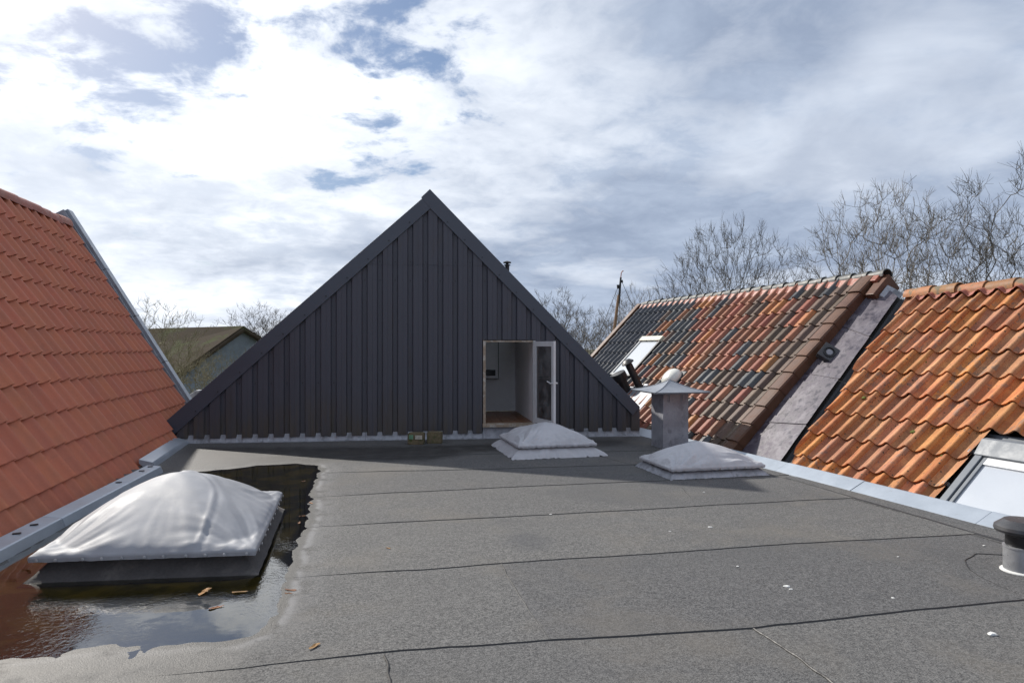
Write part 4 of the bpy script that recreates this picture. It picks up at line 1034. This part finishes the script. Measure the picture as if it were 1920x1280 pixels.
MB().box(6.0, 10.5, .5, 8.0, -4.6, -.2).build('wall', M_['brickwall'], oh)
po = [(0, .042), (.05, .018), (.11, .000), (.19, -.008), (.30, -.004), (.42, .008), (.55, .026), (.67, .046), (.77, .064), (.85, .073), (.91, .073), (.96, .060), (1.0, .036)]
g_o = .405; w_o = .252
tmo = tile_mesh('tile', w_o * 1.03, g_o + .06, po, .036, .017, M_['orange'], 3, .004)
bl = [OR.at(*p) for p in ((1712, 545), (1484, 868))]        # edge beside the lead cheek
def aedge(b_): return bl[1].x + (bl[0].x - bl[1].x) * (b_ - bl[1].y) / (bl[0].y - bl[1].y)
# roof window opening
wq = [OR.at(*p, .06) for p in ((1838, 826), (1775, 945))]
wa0 = (wq[0].x + wq[1].x) / 2; wb1 = wq[0].y; wb0 = wb1 - 1.45; wa1 = wa0 + 1.05
tiles = []; cuts = []
a_first = aedge(olen / 2) - .30
for r in range(int(olen / g_o) + 1):
    bb = olen - .03 - (r + 1) * g_o + .02 * 0
    for k in range(int((ow - a_first) / w_o)):
        a = a_first + k * w_o + .006 * nz(k, r)
        lo, hi = aedge(bb), aedge(bb + g_o)
        if a + w_o < min(lo, hi): continue
        cy = bb + g_o * .5
        inwin = wb0 < cy < wb1 + .12
        if inwin and a > wa0 - .12 and a + w_o * .5 < wa1: continue
        cutm = None
        if a < max(lo, hi): cuts.append((a, bb, 'edge'))
        elif inwin and a + w_o > wa0 - .07 and a < wa0: cuts.append((a, bb, 'win'))
        else: tiles.append((tmo, a, bb, 0))
lay(oroof, OR, tiles, 'tile')
for a, bb, kind in cuts:
    bm = bmesh.new(); bm.from_mesh(tmo)
    if kind == 'edge':
        p0 = Vector((aedge(bb) - a, 0, 0)); p1 = Vector((aedge(bb + 1) - a, 1, 0)); d = (p1 - p0).normalized(); n = Vector((-d.y, d.x, 0))
    else: p0 = Vector((wa0 - .05 - a, 0, 0)); n = Vector((1, 0, 0))
    bmesh.ops.bisect_plane(bm, geom=bm.verts[:] + bm.edges[:] + bm.faces[:], plane_co=p0, plane_no=n, clear_outer=True)
    if bm.faces:
        me = bpy.data.meshes.new('tile'); bm.to_mesh(me); me.materials.append(M_['orange'])
        o = bpy.data.objects.new('tile', me); COL.objects.link(o); o.parent = oroof; o.location = (a, bb, 0)
    bm.free()
ridge_row(oroof, OR, [aedge(olen) - .02 + .40 * i for i in range(15)], olen + .02, -.0, .40, .105, .122, M_['ridgeorange'], tilt=.035)
V = []; n = 25 * 12
for i in range(n + 1):
    s = (i / 12) % 1; a = a_first + w_o * 1.0 + w_o * i / 12; h = np.interp(s, [q[0] for q in po], [q[1] for q in po])
    for t in range(5): V.append((a, olen + .0 - .03 * t - .03 * (.5 + .5 * math.cos((s - .35) * 2 * math.pi)) * t / 4, h * t / 4 + .07 - .004 * t + .003 * math.sin(i * 1.9)))
Fs = [(i * 5 + j, i * 5 + j + 1, (i + 1) * 5 + j + 1, (i + 1) * 5 + j) for i in range(n) for j in range(4)]
obj('ridge_strip', V, Fs, M_['redstrip'], oh, OR.M, True)
# moss cushions
for px, py in ((1621, 747), (1611, 711), (1713, 811), (1560, 880), (1770, 856), (1735, 680), (1868, 694)):
    p = OR.at(px, py, .02)
    bm = bmesh.new(); bmesh.ops.create_icosphere(bm, subdivisions=2, radius=.022)
    for v in bm.verts: v.co = Vector((v.co.x * 1.5, v.co.y, v.co.z * .6)) * (1 + .5 * nz(v.co.x * 60, v.co.y * 60, px))
    me = bpy.data.meshes.new('moss'); bm.to_mesh(me); bm.free(); me.materials.append(M_['moss'])
    o = bpy.data.objects.new('moss', me); COL.objects.link(o); o.parent = oroof; o.location = (p.x, p.y, .035)
# window with hood
OM = OR.M
ow_ = MB().box(wa0, wa1, wb0, wb1, -.045, .02).build('roof_window', M_['black'], oh, OM)
MB().box(wa0 - .0, wa0 + .075, wb0, wb1 - .20, .0205, .085).build('frame', M_['steelgrey'], ow_, OM, bevel=.006)
MB().box(wa0 + .088, wa0 + .125, wb0 + .05, wb1 - .21, .0205, .07).build('sash', M_['steelgrey'], ow_, OM, bevel=.004)
MB().box(wa1 - .12, wa1, wb0, wb1 - .20, .0205, .085).build('frame', M_['steelgrey'], ow_, OM, bevel=.006)
MB().box(wa0 + .1255, wa1 - .121, wb1 - .30, wb1 - .21, .0205, .07).build('sash', M_['white'], ow_, OM, bevel=.004)
MB().box(wa0 + .1255, wa1 - .121, wb0, wb1 - .3005, .03, .05).build('pane', M_['skylightglass'], ow_, OM)
MB().prism([(wa0 - .01, wb1 - .21, .03), (wa0 - .01, wb1 - .21, .095), (wa0 - .01, wb1 - .03, .135), (wa0 - .01, wb1 + .02, .10), (wa0 - .01, wb1 + .02, .03)], (wa1 - wa0 + .02, 0, 0)).build('hood', M_['steelgrey'], ow_, OM, bevel=.006)
MB().box(wa0 - .12, wa1 + .1, wb1 + .0, wb1 + .17, -.04, -.012).build('flashing', M_['steelgrey'], ow_, OM)
MB().box(wa0 - .085, wa0 - .003, wb0, wb1 + .1, -.045, .03).build('foam_seal', M_['black'], ow_, OM, bevel=.01)
for t in (.58, .22, .9):
    b_ = wb0 + (wb1 - wb0) * t; MB().box(wa0 - .125, wa0 - .06, b_ - .02, b_ + .02, .03, .062).build('tile_clip', M_['zinc'], ow_, OM, bevel=.004)
# lead-clad cheek between the two roofs, in four lengths, and the black gutter
tp = [MR.w(far - .0, b_, -.13) for b_ in (.2, blen - .02)]
bt = [OR.w(aedge(b_) - .13, b_, .01) for b_ in (.18, olen - .03)]
NS = 4
def chk(s, t): return (tp[0].lerp(tp[1], s)).lerp(bt[0].lerp(bt[1], s), t)
nrm = (chk(1, 0) - chk(0, 0)).cross(chk(0, 1) - chk(0, 0)).normalized()
if nrm.z < 0: nrm = -nrm
for i in range(NS):
    s0, s1 = i / NS + .0015, (i + 1) / NS - .0015
    V = []; kx, ky = 24, 10
    for a in range(kx + 1):
        for c_ in range(ky + 1):
            p = chk(s0 + (s1 - s0) * a / kx, c_ / ky); V.append(p + nrm * (.004 * nz(p.x * 4, p.z * 4, c_ * .2) + .045 + (.006 * (i % 2) if True else 0)))
    Fs = [(a * (ky + 1) + c_, (a + 1) * (ky + 1) + c_, (a + 1) * (ky + 1) + c_ + 1, a * (ky + 1) + c_ + 1) for a in range(kx) for c_ in range(ky)]
    pl = obj('lead_cheek_panel', V, Fs, M_['leadclad'], mh, None, True)
    if i < NS - 1:
        MB().tube([chk(s1, 0) + nrm * .052, chk(s1, 1) + nrm * .052], [.007, .007], 6).build('standing_seam', M_['leadclad'], pl)
mb = MB(); mb.prism([chk(0, 0) - nrm * .02, chk(1, 0) - nrm * .02, chk(1, 1) - nrm * .02, chk(0, 1) - nrm * .02], -nrm * .05); mb.build('cheek_wall', M_['dark'], mh)
V = [OR.w(aedge(b_) + q, b_, z) for b_ in (.1, olen - .02) for q, z in ((-.13, .0), (-.10, -.02), (-.02, -.03), (.06, -.03))]
obj('valley_gutter', V, [(i, i + 1, 4 + i + 1, 4 + i) for i in range(3)], M_['rubber'], oh)
# square vent plate on the cheek
bs, bt_ = min(((q / 200, w / 60) for q in range(201) for w in range(61)), key=lambda c_: (Vector(proj(chk(*c_))) - Vector((1561, 671))).length)
ex = (chk(bs + .02, bt_) - chk(bs - .02, bt_)).normalized(); nq = ex.cross(chk(bs, bt_ + .05) - chk(bs, bt_ - .05)).normalized()
if nq.dot(CAM - chk(bs, bt_)) < 0: nq = -nq
nrm = (nq * .62 + Vector((.1, -.75, 0))).normalized(); ex = (ex - nrm * ex.dot(nrm)).normalized(); pc_ = chk(bs, bt_) + nq * .10; ey = nrm.cross(ex)
Mq = Matrix(((ex.x, ey.x, nrm.x, pc_.x), (ex.y, ey.y, nrm.y, pc_.y), (ex.z, ey.z, nrm.z, pc_.z), (0, 0, 0, 1)))
vp = MB().box(-.125, .125, -.125, .125, -.09, .022).build('vent_plate', M_['ventdark'], mh, Mq, bevel=.006)
MB().lathe([(.085, .022), (.085, .036), (.068, .038), (.066, .024), (.01, .023)], 24, Mq).build('vent_ring', M_['black'], vp, angle=40)
MB().lathe([(.05, .024), (.045, .03), (.01, .033)], 16, Mq).build('vent_disc', M_['zincdull'], vp, angle=40)
# ridge-end lead dressing
p = chk(.985, .6); MB().box(-.12, .12, -.14, .12, -.05, .03, Mq.copy() and Matrix.Translation(p) @ Mq.to_3x3().to_4x4()).build('ridge_lead_dressing', M_['lead'], mh, bevel=.02)

# ------------------------------------------------------------------ litter on the flat roof
def leaf_mesh(sd_):
    V = [(0, 0, 0)]; n = 12; rr_ = random.Random(sd_)
    for i in range(n):
        t = 2 * math.pi * i / n; r = .05 * (1 + .25 * rr_.uniform(-1, 1)) * (1 + .35 * math.cos(2 * t)); V.append((r * math.cos(t) * 1.3, r * math.sin(t) * .7, .004 + .010 * rr_.random()))
    V += [(v[0], v[1], v[2] - .0015) for v in V]
    m = n + 1
    Fs = [(0, 1 + i, 1 + (i + 1) % n) for i in range(n)] + [(m, m + 1 + (i + 1) % n, m + 1 + i) for i in range(n)] + [(1 + i, m + 1 + i, m + 1 + (i + 1) % n, 1 + (i + 1) % n) for i in range(n)]
    me = mesh('leaf', V, Fs); me.materials.append(M_['leaf']); return me
lms = [leaf_mesh(i) for i in range(4)]
for i, (px, py, s, zz_) in enumerate(((448, 1110, .55, 0), (384, 1109, .75, 0), (545, 1106, .5, 0), (568, 902, .35, 0), (583, 943, .45, 0), (567, 967, .35, 0), (561, 980, .4, 0), (540, 1112, .3, 0), (590, 1215, .45, 1), (728, 1030, .3, 1), (404, 1139, .5, 0))):
    p = G(px, py); o = bpy.data.objects.new('fallen_leaf', lms[i % 4]); link(o, None, Matrix.Translation((p.x, p.y, .012 if zz_ else WATER_Z + .001)) @ Matrix.Rotation(i * 1.3, 4, 'Z') @ Matrix.Scale(s, 4))
    tag(o, 'dry curled brown leaf lying on the bare grey felt' if zz_ else 'brown fallen leaf floating at the edge of the roof puddle', 'leaf', 'leaves on the dry felt' if zz_ else 'leaves in the puddle')
for i, (px, py, s) in enumerate(((1476, 1102, 1.1), (1483, 1107, .6), (1332, 990, .9), (1861, 1192, 1.3), (1033, 966, .7), (1383, 1064, .6), (1674, 1124, .6), (1256, 998, .5), (1320, 924, .6), (1684, 1046, .45), (1845, 1025, .6), (1868, 924, .01))):
    p = G(px, py); bm = bmesh.new(); bmesh.ops.create_icosphere(bm, subdivisions=2, radius=.016 * s)
    for v in bm.verts: v.co = Vector((v.co.x * 1.4, v.co.y, v.co.z * .35)) * (1 + .6 * nz(v.co.x * 70, v.co.y * 70, px))
    me = bpy.data.meshes.new('bird_dropping'); bm.to_mesh(me); bm.free(); me.materials.append(M_['dropping']); o = bpy.data.objects.new('bird_dropping', me)
    link(o, roof0, Matrix.Translation((p.x, p.y, .012)))

# ------------------------------------------------------------------ bare trees
def tree_meshes(seed, height, wide=.36, base=.30, npt=700, tw=1.):
    rg = np.random.default_rng(seed); H = height
    P = []
    while len(P) < npt:
        q = rg.normal(size=3); q /= np.linalg.norm(q); r = rg.random() ** .42
        p = q * r * np.array([wide, wide, (1 - base) / 2]) * H; p[2] += H * (base + (1 - base) / 2)
        lob = 1 + .22 * nz(q[0] * 2.2 + seed, q[1] * 2.2, q[2] * 2.2)
        p[:2] *= lob; p[2] = H * base + (p[2] - H * base) * (.88 + .12 * lob); P.append(p)
    P = np.array(P); trunk = [np.array([.06 * nz(k * .5, seed), .06 * nz(k * .5, seed, 7), H * base * 1.25 * k / 6]) for k in range(7)]
    nodes = list(trunk); par = [-1, 0, 1, 2, 3, 4, 5]; path = [float(t[2]) for t in trunk]
    order = np.argsort(np.linalg.norm(P - trunk[4], axis=1))
    for o in order:
        p = P[o]; A = np.array(nodes[2:]); d = np.linalg.norm(A - p, axis=1)
        rise = np.maximum(0, A[:, 2] - p[2]) * .8            # limbs prefer to climb
        k = int(np.argmin(d + .32 * np.array(path[2:]) + rise)) + 2
        # one bent midpoint keeps limbs from running ruler-straight
        m = (nodes[k] + p) / 2 + rg.normal(size=3) * d[k - 2] * .07; m[2] += -.05 * d[k - 2]
        nodes.append(m); par.append(k); path.append(path[k] + float(np.linalg.norm(m - nodes[k])))
        nodes.append(p); par.append(len(nodes) - 2); path.append(path[-1] + float(np.linalg.norm(p - m)))
    n = len(nodes); kids = [0] * n; w = [0.] * n
    for k in range(n - 1, 0, -1):
        w[k] = w[k] if w[k] > 0 else 1.; w[par[k]] += w[k]; kids[par[k]] += 1
    rad = [max(.0085 * tw, .0085 * tw * v ** .46) for v in w]; rad[0] = rad[1] * 1.25
    segs = [(nodes[par[k]], nodes[k], min(rad[par[k]], rad[k] * 1.35), rad[k]) for k in range(1, n)]
    ctr = np.array([0, 0, H * (base + .15)])
    for k in range(7, n):                                     # fine twigs
        if w[k] > 14: continue
        for _ in range(3 if w[k] < 2.5 else 1):
            d = nodes[k] - ctr; d /= np.linalg.norm(d); d = d * .7 + rg.normal(size=3) * .5 + np.array([0, 0, .25]); d /= np.linalg.norm(d)
            ln = rg.uniform(.022, .055) * H; q1 = nodes[k] + d * ln * .5; d2 = d + rg.normal(size=3) * .22; q2 = q1 + d2 * ln * .5
            segs.append((nodes[k], q1, .0075 * tw, .0065 * tw)); segs.append((q1, q2, .0065 * tw, .0045 * tw))
            if rg.random() < .6: segs.append((q1, q1 + (d + rg.normal(size=3) * .5) * ln * .4, .006 * tw, .004 * tw))
    top = max(float(max(a[2], b_[2])) for a, b_, _, _ in segs); sc = H / top
    out = []
    for thick in (True, False):
        V = []; Fs = []; k = 7 if thick else 3
        for a, b_, r0, r1 in segs:
            if (r1 > .03 * tw) != thick: continue
            a = Vector(a) * sc; b_ = Vector(b_) * sc; d = b_ - a
            if d.length < 1e-6: continue
            d.normalize(); u = d.orthogonal().normalized(); c = d.cross(u); b0 = len(V)
            for p, r in ((a, r0), (b_, r1)):
                for q in range(k):
                    t = 2 * math.pi * q / k; V.append(tuple(p + (u * math.cos(t) + c * math.sin(t)) * r))
            for q in range(k): q2 = (q + 1) % k; Fs.append((b0 + q, b0 + q2, b0 + k + q2, b0 + k + q))
        out.append((V, Fs))
    return out
VAR = {}
def tree(px, depth, top, label, var, rz, grey=True, group=None, sq=1.):
    if var + (grey,) not in VAR:
        (V0, F0), (V1, F1) = tree_meshes(var[0], 12., *var[1:])
        m0 = mesh('trunk', V0, F0, True); m0.materials.append(M_['bark' if grey else 'barkl']); m1 = mesh('branches', V1, F1); m1.materials.append(M_['twig' if grey else 'twigl']); VAR[var + (grey,)] = (m0, m1)
    m0, m1 = VAR[var + (grey,)]
    p = CAM + ray(px, HOR) * depth; h = (4.6 + CH + (HOR - top) / F * depth) * 1.02
    M = Matrix.Translation((p.x, p.y, -4.65)) @ Matrix.Rotation(rz, 4, 'Z') @ Matrix.Diagonal((h / 12 * sq, h / 12 * sq, h / 12, 1))
    r = bpy.data.objects.new('bare_tree', None); link(r, None, M); tag(r, label, 'tree', group)
    link(bpy.data.objects.new('trunk', m0), r, M); link(bpy.data.objects.new('branches', m1), r, M)
BIG = (3, .38, .28, 1100, .9); BIG2 = (8, .40, .26, 1200, .9); BIG3 = (21, .40, .25, 900, .9); UPR = (5, .30, .25, 520, 1.15); SHR = (14, .42, .15, 520, 1.1)
tree(1372, 30, 396, 'rounded bare tree behind the middle of the mixed tile roof', BIG, .4, sq=.72)
tree(1665, 27, 334, 'tall wide bare tree above the lead cheek between the two tiled roofs', BIG2, 1.2, sq=.78)
tree(1925, 24, 292, 'large bare tree rising over the orange roof next to the roof window side', BIG3, .5, sq=.85)
tree(1195, 42, 530, 'bare tree right behind the wooden mast', BIG2, 3.5, sq=.7)
tree(1265, 46, 530, 'bare tree at the far end of the mixed tile ridge', BIG, 5.1, sq=.6)
tree(1040, 46, 533, 'upright bare tree just past the right rake of the dark gable', UPR, .2, sq=1.1)
tree(1108, 44, 580, 'low bare tree between the dark gable and the mast', BIG3, 1.6, sq=1.2)
tree(1145, 60, 600, 'distant bare thicket tree at the foot of the mast', SHR, 2.5, sq=1.3)
tree(296, 34, 552, 'knobbly bare tree in front of the barn roof beside the red tiled roof', UPR, 2.1, False, sq=1.0)
tree(482, 60, 562, 'fan shaped bare tree behind the barn gable', UPR, 1.0, sq=1.2)
tree(535, 62, 578, 'bare tree top just above the left rake of the dark gable', UPR, 3.0, sq=1.2)
tree(428, 28, 650, 'low twiggy tree in front of the pale barn gable', BIG3, 2.6, False, sq=1.2)

tree(356, 27, 660, 'low lichened tree before the barn wall', SHR, .6, False)

# ------------------------------------------------------------------ barn
bn = thing('barn', 'brown roofed barn with pale blue grey gable behind bare trees', 'barn', CAM + ray(420, 650) * 55 - Vector((0, 0, 6.2)))
def far_(px, py, d): return CAM + ray(px, py) * d
A1, A0 = far_(457, 617, 52), far_(180, 624, 60)          # ridge
E1, E0 = far_(330, 707, 48), far_(60, 722, 56)
E1b = far_(545, 672, 56); E0b = A0 + (E1b - A1)
MB().prism([A1, A0, E0, E1], (0, .0, .25)).build('roof', M_['barnroof'], bn)
MB().prism([A1, E1b, E0b, A0], (0, .0, .25)).build('roof', M_['barnroof'], bn)
i1 = A1.lerp(E1, .985); i2 = A1.lerp(E1b, .98); dz = Vector((0, 0, .08)); back = (A0 - A1).normalized() * .3
g3 = lambda v: Vector((v.x, v.y, -4.6))
MB().quad(i1 - dz + back, i2 - dz + back, g3(i2 + back), g3(i1 + back)).quad(A1 - dz + back, i2 - dz + back, i1 - dz + back).build('gable_wall', M_['barnwall'], bn)
MB().quad(i1 - dz + back, g3(i1 + back), g3(E0), E0 - dz).build('side_wall', M_['barnroof'], bn)
for s0, s1, in ((A1, E1), (A1, E1b)): MB().tube([s0 + Vector((0, 0, -.05)), s1 + Vector((0, 0, -.05))], [.16, .16], 6).build('barge_board', M_['barnroof'], bn)

# ------------------------------------------------------------------ mast
D = 40
p0, p1, p2, p3 = far_(1149, 640, D), far_(1160, 553, D), far_(1164, 520, D), far_(1165, 511, D)
ms = thing('ship_mast', 'slender wooden ship mast with dark top and rigging among bare trees', 'mast', (p0.x, p0.y, -4.6))
foot = Vector((p0.x - .55, p0.y, -4.6))
MB().tube([foot, p0, p1], [.13, .10, .075], 10).build('lower_mast', M_['mast'], ms)
MB().tube([p1 - Vector((0, 0, .5)), p2], [.075, .055], 10).build('topmast', M_['black'], ms)
MB().tube([p2, p3, far_(1167, 508.5, D), far_(1169, 508, D)], [.03, .025, .035, .03], 6).build('wind_vane', M_['redridge'], ms)
MB().tube([far_(1159, 534, D), far_(1159, 541, D)], [.09, .07], 8).build('block', M_['black'], ms)
MB().tube([far_(1166, 525, D), far_(1167, 530, D)], [.06, .05], 8).build('block', M_['black'], ms)
for q0, q1 in (((1158, 540), (1118, 640)), ((1166, 528), (1180, 560)), ((1163, 527), (1160, 620)), ((1180, 560), (1240, 660))): MB().tube([far_(*q0, D), far_(*q1, D)], [.014, .014], 5).build('rigging_line', M_['dark'], ms)
